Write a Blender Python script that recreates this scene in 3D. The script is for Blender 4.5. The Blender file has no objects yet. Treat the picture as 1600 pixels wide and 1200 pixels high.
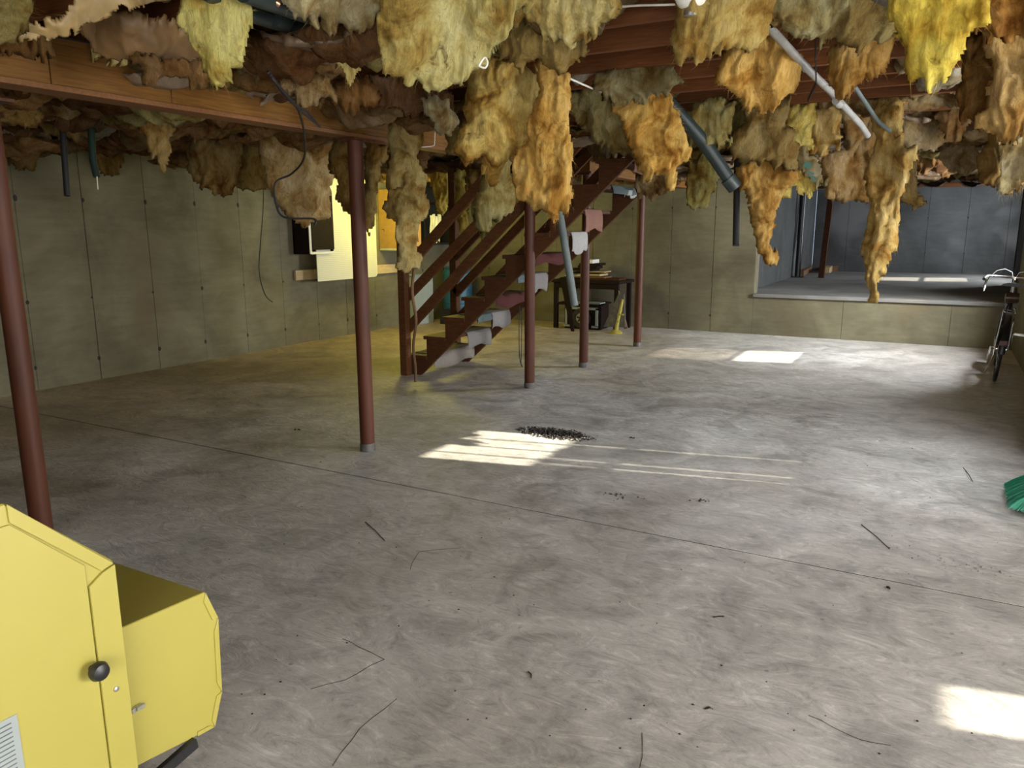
import bpy, bmesh, math, random
import numpy as np
from mathutils import Vector, Matrix

# ------------------------------------------------------------------ camera
FPX, CAMH = 1190.0, 1.5
def _nrm(v): return v / np.linalg.norm(v)
_v1 = np.array([675., -244., FPX]); _v2 = np.array([-2250., -236., FPX])
_Y = _nrm(_v1); _X = _nrm(-(_v2 - _v2 @ _Y * _Y)); _Z = np.cross(_X, _Y)
if _Z[1] > 0: _Z = -_Z
RW = np.stack([_X, _Y, _Z])                      # world = RW @ camera(x right, y down, z forward)
CAM = np.array([0., 0., CAMH])
scene = bpy.context.scene
cd = bpy.data.cameras.new('camera'); cam = bpy.data.objects.new('camera', cd)
scene.collection.objects.link(cam)
cd.lens = FPX / 1600 * 36; cd.sensor_width = 36; cd.clip_start = 0.05
M = Matrix.Identity(4)
for r in range(3):
    M[r][0] = RW[r, 0]; M[r][1] = -RW[r, 1]; M[r][2] = -RW[r, 2]; M[r][3] = CAM[r]
cam.matrix_world = M
scene.camera = cam
# ------------------------------------------------------------------ light and exposure
scene.view_settings.view_transform = 'Standard'
scene.view_settings.look = 'None'
scene.view_settings.gamma = 1
scene.view_settings.use_curve_mapping = False
scene.view_settings.exposure = 0.60
w = bpy.data.worlds.new('sky'); scene.world = w; w.use_nodes = True
w.node_tree.nodes['Background'].inputs[0].default_value = (0.62, 0.78, 1.0, 1)
w.node_tree.nodes['Background'].inputs[1].default_value = 1.5
sd = bpy.data.lights.new('sun', 'SUN'); sun = bpy.data.objects.new('sun', sd); scene.collection.objects.link(sun)
sd.energy = 15.0; sd.angle = 0.009; sd.color = (1.0, 0.93, 0.76)
SAZ = math.radians(13.0); SEL = 0.54
sun.rotation_euler = Vector((-math.cos(SAZ), -math.sin(SAZ), -SEL)).to_track_quat('-Z', 'Y').to_euler()
sun.location = (8, 4, 8)
def area(name, loc, d, sx, sy, e, col):
    l = bpy.data.lights.new(name, 'AREA'); l.shape = 'RECTANGLE'; l.size = sx; l.size_y = sy; l.energy = e; l.color = col
    o = bpy.data.objects.new(name, l); scene.collection.objects.link(o); o.location = loc
    o.rotation_euler = Vector(d).to_track_quat('-Z', 'Y').to_euler(); return o
SKYC = (0.90, 0.95, 1.0)
area('skylight_window_far', (1.16, 9.95, 1.75), (-1, 0, -0.25), 0.85, 0.8, 470, SKYC)
area('skylight_window_mid', (1.16, 5.25, 1.55), (-1, 0, -0.25), 0.75, 1.1, 80, SKYC)
area('skylight_door_near', (4.18, 2.4, 1.35), (-1, 0, -0.45), 3.4, 1.8, 330, (0.98, 0.98, 0.96))
area('rear_fill', (0.9, -1.92, 1.4), (0, 1, -0.1), 3.0, 1.3, 110, (1.0, 0.96, 0.9))  # added fill behind the camera, brightens surfaces that face it
area('skylight_alcove', (2.05, 16.3, 1.75), (-1, 0, -0.2), 0.9, 0.8, 120, (0.88, 0.94, 1.0))

# ------------------------------------------------------------------ helpers
C = scene.collection
def ray(px, py): return RW @ np.array([px - 800., py - 600., FPX])
def onz(px, py, z=0.):
    d = ray(px, py); return Vector(CAM + d * (z - CAMH) / d[2])
def onx(px, py, x):
    d = ray(px, py); return Vector(CAM + d * x / d[0])
def ony(px, py, y):
    d = ray(px, py); return Vector(CAM + d * y / d[1])
def ond(px, py, dep):
    return Vector(CAM + ray(px, py) * dep / FPX)

def link(o, parent=None):
    C.objects.link(o)
    if parent is not None: o.parent = parent
    return o
def tag(o, label=None, cat=None, group=None, kind=None):
    if label: o['label'] = label
    if cat: o['category'] = cat
    if group: o['group'] = group
    if kind: o['kind'] = kind
    return o
def empty(name, loc, label, cat, group=None, rz=0):
    o = bpy.data.objects.new(name, None); C.objects.link(o)
    o.location = loc; o.rotation_euler = (0, 0, rz); o.empty_display_size = 0.1
    return tag(o, label, cat, group)

class MB:
    def __init__(s): s.v = []; s.f = []
    def add(s, vs, fs):
        n = len(s.v); s.v += [tuple(v) for v in vs]; s.f += [tuple(i + n for i in f) for f in fs]; return s
    def box(s, a, b, mat=None):
        x0, y0, z0 = a; x1, y1, z1 = b
        vs = [Vector(p) for p in ((x0,y0,z0),(x1,y0,z0),(x1,y1,z0),(x0,y1,z0),(x0,y0,z1),(x1,y0,z1),(x1,y1,z1),(x0,y1,z1))]
        if mat is not None: vs = [mat @ v for v in vs]
        return s.add(vs, [(0,3,2,1),(4,5,6,7),(0,1,5,4),(1,2,6,5),(2,3,7,6),(3,0,4,7)])
    def bar(s, p, q, w, h, up=(0,0,1)):
        p = Vector(p); q = Vector(q); d = (q - p); L = d.length; d.normalize()
        u = d.cross(Vector(up)).normalized(); v = u.cross(d)
        m = Matrix(((d.x,u.x,v.x,p.x),(d.y,u.y,v.y,p.y),(d.z,u.z,v.z,p.z),(0,0,0,1)))
        return s.box((0,-w/2,-h/2),(L,w/2,h/2), m)
    def prism(s, poly, o, U, V, N, t):
        o = Vector(o); U = Vector(U); V = Vector(V); N = Vector(N); n = len(poly)
        a = [o + U*x + V*y for x, y in poly]; b = [p + N*t for p in a]
        return s.add(a + b, [tuple(range(n))[::-1], tuple(range(n, 2*n))] + [(i, (i+1) % n, n + (i+1) % n, n + i) for i in range(n)])
    def tube(s, pts, r, n=8, cap=True):
        pts = [Vector(p) for p in pts]; rs = r if isinstance(r, (list, tuple)) else [r]*len(pts)
        vs = []; fs = []; prev = None
        for i, p in enumerate(pts):
            a = pts[max(i-1, 0)]; b = pts[min(i+1, len(pts)-1)]; d = (b - a).normalized()
            u = prev - d * prev.dot(d) if prev is not None else d.orthogonal()
            u = u.normalized() if u.length > 1e-6 else d.orthogonal().normalized(); prev = u; v = d.cross(u)
            for k in range(n):
                t = 2*math.pi*k/n; vs.append(p + (u*math.cos(t) + v*math.sin(t))*rs[i])
        for i in range(len(pts)-1):
            for k in range(n):
                a = i*n + k; b = i*n + (k+1) % n; fs.append((a, b, b+n, a+n))
        if cap:
            fs.append(tuple(range(n))[::-1]); fs.append(tuple(range((len(pts)-1)*n, len(pts)*n)))
        return s.add(vs, fs)
    def lathe(s, prof, o, n=20, axis='z'):
        o = Vector(o); vs = []; fs = []
        for r, z in prof:
            for k in range(n):
                t = 2*math.pi*k/n
                p = (r*math.cos(t), r*math.sin(t), z)
                if axis == 'x': p = (z, r*math.cos(t), r*math.sin(t))
                if axis == 'y': p = (r*math.cos(t), z, r*math.sin(t))
                vs.append(o + Vector(p))
        for i in range(len(prof)-1):
            for k in range(n):
                a = i*n + k; b = i*n + (k+1) % n; fs.append((a, b, b+n, a+n))
        fs.append(tuple(range(n))); fs.append(tuple(range((len(prof)-1)*n, len(prof)*n)))
        return s.add(vs, fs)
    def build(s, name, mat, parent=None, smooth=False, bevel=0, base=None):
        me = bpy.data.meshes.new(name)
        off = Vector(base) if base is not None else Vector((0,0,0))
        me.from_pydata([tuple(Vector(v) - off) for v in s.v], [], s.f)
        bm = bmesh.new(); bm.from_mesh(me); bmesh.ops.recalc_face_normals(bm, faces=bm.faces)
        if bevel: bmesh.ops.bevel(bm, geom=bm.edges[:], offset=bevel, segments=1, affect='EDGES', clamp_overlap=True)
        bm.to_mesh(me); bm.free()
        if smooth:
            me.polygons.foreach_set('use_smooth', [True]*len(me.polygons))
            try: me.set_sharp_from_angle(angle=math.radians(40))
            except Exception: pass
        me.materials.append(mat)
        o = bpy.data.objects.new(name, me)
        if base is not None: o.location = off
        link(o, None)
        if parent is not None:
            o.parent = parent
            if parent.location.length > 0 or parent.rotation_euler.z:
                pm = Matrix.Translation(parent.location) @ parent.rotation_euler.to_matrix().to_4x4()
                if parent.parent is not None:
                    pp = parent.parent
                    pm = Matrix.Translation(pp.location) @ pp.rotation_euler.to_matrix().to_4x4()
                o.matrix_parent_inverse = pm.inverted()
        return o

# ------------------------------------------------------------------ materials
def newmat(name):
    m = bpy.data.materials.new(name); m.use_nodes = True
    nt = m.node_tree; return m, nt, nt.nodes, nt.links, nt.nodes['Principled BSDF']
def nd(nodes, t, **k):
    n = nodes.new(t)
    for a, b in k.items():
        if a in n.inputs: n.inputs[a].default_value = b
        else: setattr(n, a, b)
    return n
def ramp(nodes, stops):
    r = nodes.new('ShaderNodeValToRGB'); e = r.color_ramp.elements
    while len(e) < len(stops): e.new(0.5)
    for i, (p, c) in enumerate(stops):
        e[i].position = p; e[i].color = (*c, 1) if len(c) == 3 else c
    return r
def gray(v): return (v, v, v)
def mixc(nodes, links, mode, fac, a, b):
    n = nodes.new('ShaderNodeMix'); n.data_type = 'RGBA'; n.blend_type = mode
    for sock, val in ((n.inputs[0], fac), (n.inputs[6], a), (n.inputs[7], b)):
        if hasattr(val, 'is_output') or isinstance(val, bpy.types.NodeSocket): links.new(val, sock)
        elif isinstance(val, tuple): sock.default_value = (*val, 1)
        else: sock.default_value = val
    return n.outputs[2]
def simple(name, col, rough=0.6, metal=0.0, noise=0.25, scale=12, bump=0.15, stretch=(1,1,1), spec=0.5):
    m, nt, N, L, B = newmat(name)
    tc = nd(N, 'ShaderNodeTexCoord'); mp = nd(N, 'ShaderNodeMapping'); mp.inputs['Scale'].default_value = stretch
    L.new(tc.outputs['Object'], mp.inputs[0])
    n = nd(N, 'ShaderNodeTexNoise', Scale=scale, Detail=6.0, Roughness=0.6); L.new(mp.outputs[0], n.inputs['Vector'])
    r = ramp(N, [(0.3, gray(1 - noise)), (0.7, gray(1 + noise * 0.4))]); L.new(n.outputs[0], r.inputs[0])
    c = mixc(N, L, 'MULTIPLY', 1.0, col, r.outputs[0]); L.new(c, B.inputs['Base Color'])
    B.inputs['Roughness'].default_value = rough; B.inputs['Metallic'].default_value = metal
    B.inputs['Specular IOR Level'].default_value = spec
    if bump:
        b = nd(N, 'ShaderNodeBump', Strength=bump, Distance=0.01); L.new(n.outputs[0], b.inputs['Height']); L.new(b.outputs[0], B.inputs['Normal'])
    return m
def wood(name, c1, c2, stretch, rough=0.65):
    m, nt, N, L, B = newmat(name)
    tc = nd(N, 'ShaderNodeTexCoord'); mp = nd(N, 'ShaderNodeMapping'); mp.inputs['Scale'].default_value = stretch
    L.new(tc.outputs['Object'], mp.inputs[0])
    n = nd(N, 'ShaderNodeTexNoise', Scale=6.0, Detail=8.0, Roughness=0.65, Distortion=0.6); L.new(mp.outputs[0], n.inputs['Vector'])
    n2 = nd(N, 'ShaderNodeTexNoise', Scale=1.3, Detail=3.0); L.new(tc.outputs['Object'], n2.inputs['Vector'])
    r = ramp(N, [(0.3, c1), (0.7, c2)]); L.new(n.outputs[0], r.inputs[0])
    r2 = ramp(N, [(0.3, gray(0.7)), (0.7, gray(1.1))]); L.new(n2.outputs[0], r2.inputs[0])
    c = mixc(N, L, 'MULTIPLY', 1.0, r.outputs[0], r2.outputs[0]); L.new(c, B.inputs['Base Color'])
    B.inputs['Roughness'].default_value = rough; B.inputs['Specular IOR Level'].default_value = 0.2
    b = nd(N, 'ShaderNodeBump', Strength=0.25, Distance=0.004); L.new(n.outputs[0], b.inputs['Height']); L.new(b.outputs[0], B.inputs['Normal'])
    return m

def mat_floor():
    m, nt, N, L, B = newmat('trowelled_concrete_floor')
    tc = nd(N, 'ShaderNodeTexCoord'); co = tc.outputs['Object']
    big = nd(N, 'ShaderNodeTexNoise', Scale=0.55, Detail=4.0, Roughness=0.55, Distortion=0.8); L.new(co, big.inputs['Vector'])
    mid = nd(N, 'ShaderNodeTexNoise', Scale=2.6, Detail=8.0, Roughness=0.62, Distortion=1.6); L.new(co, mid.inputs['Vector'])
    mp = nd(N, 'ShaderNodeMapping'); mp.inputs['Scale'].default_value = (1.0, 2.2, 1); mp.inputs['Rotation'].default_value = (0, 0, 0.7); L.new(co, mp.inputs[0])
    tr = nd(N, 'ShaderNodeTexNoise', Scale=5.0, Detail=10.0, Roughness=0.72, Distortion=3.2); L.new(mp.outputs[0], tr.inputs['Vector'])
    fine = nd(N, 'ShaderNodeTexNoise', Scale=90.0, Detail=4.0, Roughness=0.7); L.new(co, fine.inputs['Vector'])
    rb = ramp(N, [(0.30, (0.36, 0.33, 0.29)), (0.5, (0.49, 0.465, 0.425)), (0.72, (0.61, 0.59, 0.55))]); L.new(big.outputs[0], rb.inputs[0])
    rm = ramp(N, [(0.32, gray(0.62)), (0.5, gray(0.95)), (0.68, gray(1.18))]); L.new(mid.outputs[0], rm.inputs[0])
    c = mixc(N, L, 'MULTIPLY', 1.0, rb.outputs[0], rm.outputs[0])
    rt = ramp(N, [(0.36, gray(0.62)), (0.47, gray(0.94)), (0.55, gray(1.0)), (0.64, gray(1.35))]); L.new(tr.outputs[0], rt.inputs[0])
    c = mixc(N, L, 'MULTIPLY', 0.8, c, rt.outputs[0])
    rf = ramp(N, [(0.3, gray(0.88)), (0.7, gray(1.08))]); L.new(fine.outputs[0], rf.inputs[0])
    c = mixc(N, L, 'MULTIPLY', 0.8, c, rf.outputs[0])
    # rusty brown dust spread on the slab along the foot of the left wall
    sp = nd(N, 'ShaderNodeSeparateXYZ'); L.new(co, sp.inputs[0])
    ad = nd(N, 'ShaderNodeMath', operation='MULTIPLY_ADD'); L.new(big.outputs[0], ad.inputs[0]); ad.inputs[1].default_value = 3.0; L.new(sp.outputs[0], ad.inputs[2])
    mr = nd(N, 'ShaderNodeMapRange'); L.new(ad.outputs[0], mr.inputs[0]); mr.inputs[1].default_value = -4.6; mr.inputs[2].default_value = -1.4; mr.inputs[3].default_value = 1; mr.inputs[4].default_value = 0
    c = mixc(N, L, 'MULTIPLY', mr.outputs[0], c, (0.80, 0.66, 0.50))
    # pits
    vo = nd(N, 'ShaderNodeTexVoronoi', Scale=5.0); L.new(co, vo.inputs['Vector'])
    rv = ramp(N, [(0.0, gray(0.35)), (0.035, gray(0.45)), (0.05, gray(1.0))]); L.new(vo.outputs['Distance'], rv.inputs[0])
    c = mixc(N, L, 'MULTIPLY', 0.7, c, rv.outputs[0])
    L.new(c, B.inputs['Base Color'])
    rr = ramp(N, [(0.3, gray(0.42)), (0.7, gray(0.62))]); L.new(mid.outputs[0], rr.inputs[0]); L.new(rr.outputs[0], B.inputs['Roughness'])
    B.inputs['Specular IOR Level'].default_value = 0.45
    b = nd(N, 'ShaderNodeBump', Strength=0.55, Distance=0.012); L.new(tr.outputs[0], b.inputs['Height'])
    b2 = nd(N, 'ShaderNodeBump', Strength=0.25, Distance=0.003); L.new(fine.outputs[0], b2.inputs['Height']); L.new(b.outputs[0], b2.inputs['Normal'])
    L.new(b2.outputs[0], B.inputs['Normal'])
    return m
def mat_wall(name, c1, c2, warm=(0.14, 0.105, 0.055)):
    m, nt, N, L, B = newmat(name)
    tc = nd(N, 'ShaderNodeTexCoord'); co = tc.outputs['Object']
    a = nd(N, 'ShaderNodeTexNoise', Scale=1.2, Detail=7.0, Roughness=0.6, Distortion=0.5); L.new(co, a.inputs['Vector'])
    mp = nd(N, 'ShaderNodeMapping'); mp.inputs['Scale'].default_value = (1, 1, 6); L.new(co, mp.inputs[0])
    h = nd(N, 'ShaderNodeTexNoise', Scale=3.0, Detail=9.0, Roughness=0.7); L.new(mp.outputs[0], h.inputs['Vector'])
    ra = ramp(N, [(0.32, c1), (0.68, c2)]); L.new(a.outputs[0], ra.inputs[0])
    rh = ramp(N, [(0.3, gray(0.78)), (0.7, gray(1.12))]); L.new(h.outputs[0], rh.inputs[0])
    c = mixc(N, L, 'MULTIPLY', 0.8, ra.outputs[0], rh.outputs[0])
    s2 = nd(N, 'ShaderNodeTexNoise', Scale=0.9, Detail=2.0); L.new(co, s2.inputs['Vector'])
    rs = ramp(N, [(0.58, gray(0)), (0.72, gray(0.7))]); L.new(s2.outputs[0], rs.inputs[0])
    c = mixc(N, L, 'MIX', rs.outputs[0], c, warm)
    vo = nd(N, 'ShaderNodeTexVoronoi', Scale=9.0); L.new(co, vo.inputs['Vector'])
    rv = ramp(N, [(0.0, gray(0.3)), (0.04, gray(0.5)), (0.06, gray(1.0))]); L.new(vo.outputs['Distance'], rv.inputs[0])
    c = mixc(N, L, 'MULTIPLY', 0.6, c, rv.outputs[0])
    L.new(c, B.inputs['Base Color']); B.inputs['Roughness'].default_value = 0.85
    b = nd(N, 'ShaderNodeBump', Strength=0.4, Distance=0.008); L.new(h.outputs[0], b.inputs['Height']); L.new(b.outputs[0], B.inputs['Normal'])
    return m
def mat_wool():
    m, nt, N, L, B = newmat('glass_wool')
    tc = nd(N, 'ShaderNodeTexCoord'); co = tc.outputs['Object']; oi = nd(N, 'ShaderNodeObjectInfo')
    ofs = nd(N, 'ShaderNodeVectorMath', operation='ADD'); L.new(co, ofs.inputs[0])
    sc = nd(N, 'ShaderNodeMath', operation='MULTIPLY'); sc.inputs[1].default_value = 37.0; L.new(oi.outputs['Random'], sc.inputs[0]); L.new(sc.outputs[0], ofs.inputs[1])
    v = ofs.outputs[0]
    a = nd(N, 'ShaderNodeTexNoise', Scale=5.0, Detail=5.0, Roughness=0.6, Distortion=1.0); L.new(v, a.inputs['Vector'])
    mp = nd(N, 'ShaderNodeMapping'); mp.inputs['Scale'].default_value = (4.0, 4.0, 1); L.new(v, mp.inputs[0])
    f = nd(N, 'ShaderNodeTexNoise', Scale=13.0, Detail=9.0, Roughness=0.72, Distortion=1.8); L.new(mp.outputs[0], f.inputs['Vector'])
    g = nd(N, 'ShaderNodeTexNoise', Scale=11.0, Detail=7.0, Roughness=0.65, Distortion=1.4); L.new(v, g.inputs['Vector'])
    ra = ramp(N, [(0.30, (0.26, 0.16, 0.07)), (0.42, (0.58, 0.48, 0.34)), (0.54, (0.82, 0.82, 0.80)), (0.72, (1.0, 1.10, 1.45))]); L.new(a.outputs[0], ra.inputs[0])
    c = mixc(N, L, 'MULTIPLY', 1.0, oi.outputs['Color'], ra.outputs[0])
    rf = ramp(N, [(0.32, gray(0.50)), (0.5, gray(0.95)), (0.68, gray(1.3))]); L.new(f.outputs[0], rf.inputs[0])
    c = mixc(N, L, 'MULTIPLY', 0.7, c, rf.outputs[0])
    rg = ramp(N, [(0.61, gray(0)), (0.72, gray(0.8))]); L.new(g.outputs[0], rg.inputs[0])
    c = mixc(N, L, 'MIX', rg.outputs[0], c, (0.10, 0.045, 0.012))
    L.new(c, B.inputs['Base Color']); B.inputs['Roughness'].default_value = 0.95; B.inputs['Specular IOR Level'].default_value = 0.1
    b = nd(N, 'ShaderNodeBump', Strength=0.9, Distance=0.012); L.new(f.outputs[0], b.inputs['Height']); L.new(b.outputs[0], B.inputs['Normal'])
    t = nd(N, 'ShaderNodeBsdfTranslucent'); L.new(c, t.inputs[0]); L.new(b.outputs[0], t.inputs['Normal'])
    mx = nd(N, 'ShaderNodeMixShader'); mx.inputs[0].default_value = 0.22
    out = N['Material Output']; L.new(B.outputs[0], mx.inputs[1]); L.new(t.outputs[0], mx.inputs[2]); L.new(mx.outputs[0], out.inputs[0])
    return m
def mat_paper():
    m, nt, N, L, B = newmat('kraft_paper')
    tc = nd(N, 'ShaderNodeTexCoord'); co = tc.outputs['Object']; oi = nd(N, 'ShaderNodeObjectInfo')
    a = nd(N, 'ShaderNodeTexNoise', Scale=7.0, Detail=6.0, Roughness=0.6, Distortion=0.8); L.new(co, a.inputs['Vector'])
    ra = ramp(N, [(0.32, gray(0.45)), (0.68, gray(0.9))]); L.new(a.outputs[0], ra.inputs[0])
    c = mixc(N, L, 'MULTIPLY', 1.0, oi.outputs['Color'], ra.outputs[0]); L.new(c, B.inputs['Base Color'])
    B.inputs['Roughness'].default_value = 0.5
    b = nd(N, 'ShaderNodeBump', Strength=0.35, Distance=0.006); L.new(a.outputs[0], b.inputs['Height']); L.new(b.outputs[0], B.inputs['Normal'])
    return m

M_FLOOR = mat_floor()
M_WALL = mat_wall('poured_concrete_wall', (0.098, 0.084, 0.047), (0.198, 0.176, 0.106))
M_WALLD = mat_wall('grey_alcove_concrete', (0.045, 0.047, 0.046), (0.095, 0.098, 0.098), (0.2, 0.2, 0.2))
M_ALCF = mat_wall('dusty_alcove_slab', (0.13, 0.125, 0.115), (0.26, 0.255, 0.24), (0.2, 0.18, 0.15))
M_DARK = simple('dark_joint', (0.035, 0.03, 0.025), 0.95, bump=0)
M_JOIST = wood('reddish_joist_wood', (0.10, 0.033, 0.009), (0.170, 0.060, 0.018), (1, 14, 14))
M_JOISTE = wood('joist_edge_wood', (0.15, 0.062, 0.022), (0.24, 0.108, 0.042), (1, 14, 14))
M_BEAM = wood('amber_beam_wood', (0.125, 0.050, 0.009), (0.250, 0.118, 0.024), (10, 0.8, 12))
M_STAIR = wood('stained_stair_wood', (0.050, 0.017, 0.005), (0.095, 0.035, 0.011), (2, 8, 8))
M_RAIL = wood('rail_wood', (0.064, 0.022, 0.006), (0.125, 0.048, 0.014), (2, 9, 9))
M_STUD = wood('old_stud_wood', (0.14, 0.075, 0.038), (0.25, 0.145, 0.08), (9, 9, 1))
M_PLANK = wood('pale_plank_wood', (0.42, 0.30, 0.15), (0.60, 0.46, 0.26), (8, 1, 8))
M_POST = simple('red_oxide_steel', (0.082, 0.024, 0.010), 0.55, 0.0, 0.4, 7, 0.1, (1, 1, 0.25), 0.3)
M_COLLAR = simple('dirty_steel_collar', (0.12, 0.11, 0.10), 0.6, 0.2, 0.5, 25)
M_YELLOW = simple('yellow_enamel', (0.365, 0.312, 0.060), 0.42, 0.0, 0.05, 3, 0.02)
M_BLACK = simple('black_plastic', (0.012, 0.012, 0.013), 0.4, bump=0)
M_STEEL = simple('zinc_steel', (0.55, 0.55, 0.52), 0.3, 0.9, 0.2, 30)
M_CHROME = simple('chrome', (0.85, 0.87, 0.9), 0.12, 1.0, 0.05, 20, 0)
M_ABS = simple('dark_abs_pipe', (0.018, 0.028, 0.027), 0.4, noise=0.3)
M_PIPEG = simple('grey_painted_pipe', (0.085, 0.105, 0.10), 0.5)
M_PVC = simple('white_pvc_pipe', (0.27, 0.26, 0.24), 0.4)
M_COPPER = simple('copper_pipe', (0.72, 0.36, 0.22), 0.35, 0.9)
M_CORD = simple('black_cord', (0.012, 0.011, 0.011), 0.6, bump=0)
M_WCORD = simple('white_cord', (0.75, 0.73, 0.66), 0.6, bump=0)
M_PEG = simple('white_pegboard', (0.66, 0.65, 0.56), 0.55, noise=0.06)
M_BROWN = simple('dark_brown_cabinet', (0.012, 0.005, 0.003), 0.8, spec=0.2)
M_TAN = simple('tan_cabinet', (0.62, 0.36, 0.13), 0.5, noise=0.12)
M_WHITE = simple('white_paint', (0.72, 0.71, 0.66), 0.6, noise=0.08)
M_BLUE = simple('blue_plastic', (0.03, 0.13, 0.25), 0.4)
M_CLOTHY = simple('pale_cloth', (0.80, 0.76, 0.50), 0.9, noise=0.25, scale=6)
M_PAPERLBL = simple('grey_label_paper', (0.28, 0.31, 0.30), 0.6, noise=0.05)
M_INK = simple('dark_ink', (0.10, 0.11, 0.12), 0.7, bump=0)
M_PRINTG = simple('green_print', (0.05, 0.13, 0.10), 0.7, bump=0)
M_PRINTW = simple('white_print', (0.6, 0.6, 0.56), 0.7, bump=0)
M_GREEN = simple('green_bristle', (0.03, 0.42, 0.26), 0.5, noise=0.35, scale=40)
M_GUNK = simple('black_debris', (0.035, 0.028, 0.022), 0.95, noise=0.6, scale=40)
M_RUBBLE = simple('grey_rubble', (0.30, 0.28, 0.25), 0.95, noise=0.4, scale=40)
M_LEATHER = simple('brown_leather', (0.09, 0.045, 0.025), 0.35)
M_TYRE = simple('tyre_rubber', (0.02, 0.02, 0.02), 0.7)
M_WOOL = mat_wool(); M_PAPER = mat_paper()
def carpetmat(n, c): return simple(n, c, 0.95, noise=0.2, scale=60, bump=0.5)
def glassm(name, col):
    m, nt, N, L, B = newmat(name)
    t = nd(N, 'ShaderNodeBsdfTransparent'); t.inputs[0].default_value = (*col, 1)
    gl = nd(N, 'ShaderNodeBsdfGlossy'); gl.inputs['Roughness'].default_value = 0.03
    mx = nd(N, 'ShaderNodeMixShader'); mx.inputs[0].default_value = 0.06
    L.new(t.outputs[0], mx.inputs[1]); L.new(gl.outputs[0], mx.inputs[2]); L.new(mx.outputs[0], N['Material Output'].inputs[0])
    return m
M_GLASS = glassm('window_glass', (0.95, 0.95, 0.95)); M_GLASSD = glassm('screened_glass', (0.42, 0.40, 0.38))

# ------------------------------------------------------------------ the setting
XL, XR, YB = -7.42, 0.88, 11.26
AX0, AX1, AY = -2.46, 1.05, 18.0
rnd = random.Random(7)
def struct(name, mb, mat, parent=None, **k):
    o = mb.build(name, mat, parent, **k)
    if parent is None: o['kind'] = 'structure'
    return o
# drain pit outline
pit = []
pc = onz(868, 678)
for k in range(26):
    t = 2*math.pi*k/26; r = 1 + rnd.uniform(-0.16, 0.16)
    pit.append((pc.x + 0.235*r*math.cos(t) + 0.03*math.sin(2*t), pc.y + 0.105*r*math.sin(t)))
def floor_mesh():
    bm = bmesh.new()
    def loop(pts):
        vs = [bm.verts.new((x, y, 0)) for x, y in pts]
        return [bm.edges.new((vs[i], vs[(i+1) % len(vs)])) for i in range(len(vs))]
    e = loop([(XL - .3, 3.4865), (4.3, 3.4865), (4.3, 4.6), (1.3, 4.6), (1.3, YB + .05), (XL - .3, YB + .05)]) + loop(pit)
    bmesh.ops.triangle_fill(bm, use_beauty=True, use_dissolve=False, edges=e)
    pv = {v for v in bm.verts if any(abs(v.co.x - p[0]) < 1e-5 and abs(v.co.y - p[1]) < 1e-5 for p in pit)}
    bmesh.ops.delete(bm, geom=[f for f in bm.faces if all(v in pv for v in f.verts)], context='FACES')
    hv = [v for v in bm.verts if any(abs(v.co.x - p[0]) < 1e-5 and abs(v.co.y - p[1]) < 1e-5 for p in pit)]
    he = [ed for ed in bm.edges if len(ed.link_faces) == 1]
    r = bmesh.ops.extrude_edge_only(bm, edges=he)
    for v in [g for g in r['geom'] if isinstance(g, bmesh.types.BMVert)]: v.co.z = -0.14
    r = bmesh.ops.create_cube(bm, size=1.0)
    for v in r['verts']:
        v.co = Vector((XL - .3 if v.co.x < 0 else 4.3, -2.2 if v.co.y < 0 else 3.473, -.14 if v.co.z < 0 else 0.0))
    bmesh.ops.recalc_face_normals(bm, faces=bm.faces)
    me = bpy.data.meshes.new('floor'); bm.to_mesh(me); bm.free(); me.materials.append(M_FLOOR)
    return me
fl = link(bpy.data.objects.new('floor', floor_mesh())); fl['kind'] = 'structure'
MB().box((XL-.3, -2.2, -.16), (4.3, YB+.05, -.13)).build('sub_base', M_DARK, fl)
MB().box((XL-.3, 3.4725, -.1), (4.3, 3.4865, -.003)).build('control_joint', M_DARK, fl)
# surface cracks: thin dark recess lines
def crack(name, px, wd=0.004):
    wd *= .55
    pts = [onz(*p) for p in px]; mb = MB()
    P2 = []
    for a, b in zip(pts, pts[1:]):
        n = max(2, int((b-a).length/0.05))
        for i in range(n): P2.append(a.lerp(b, i/n) + Vector((rnd.uniform(-.006,.006), rnd.uniform(-.006,.006), 0)))
    P2.append(pts[-1])
    for a, b in zip(P2, P2[1:]):
        if (b-a).length > 1e-4: mb.bar(a + Vector((0,0,-.0015)), b + Vector((0,0,-.0015)), wd*rnd.uniform(.5,1.1), 0.005)
    return mb.build(name, M_DARK, fl)
crack('crack', [(485,1078),(540,1062),(600,1030),(560,1010),(535,998)], 0.004)
crack('crack', [(520,1195),(560,1140),(620,1092)], 0.004)
crack('crack', [(1262,1118),(1300,1135),(1345,1155),(1392,1165)], 0.004)
crack('crack', [(1000,1200),(1003,1145)], 0.003)
crack('crack', [(640,890),(655,862),(720,856)], 0.003)
crack('crack', [(1505,732),(1518,752)], 0.005)

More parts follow.
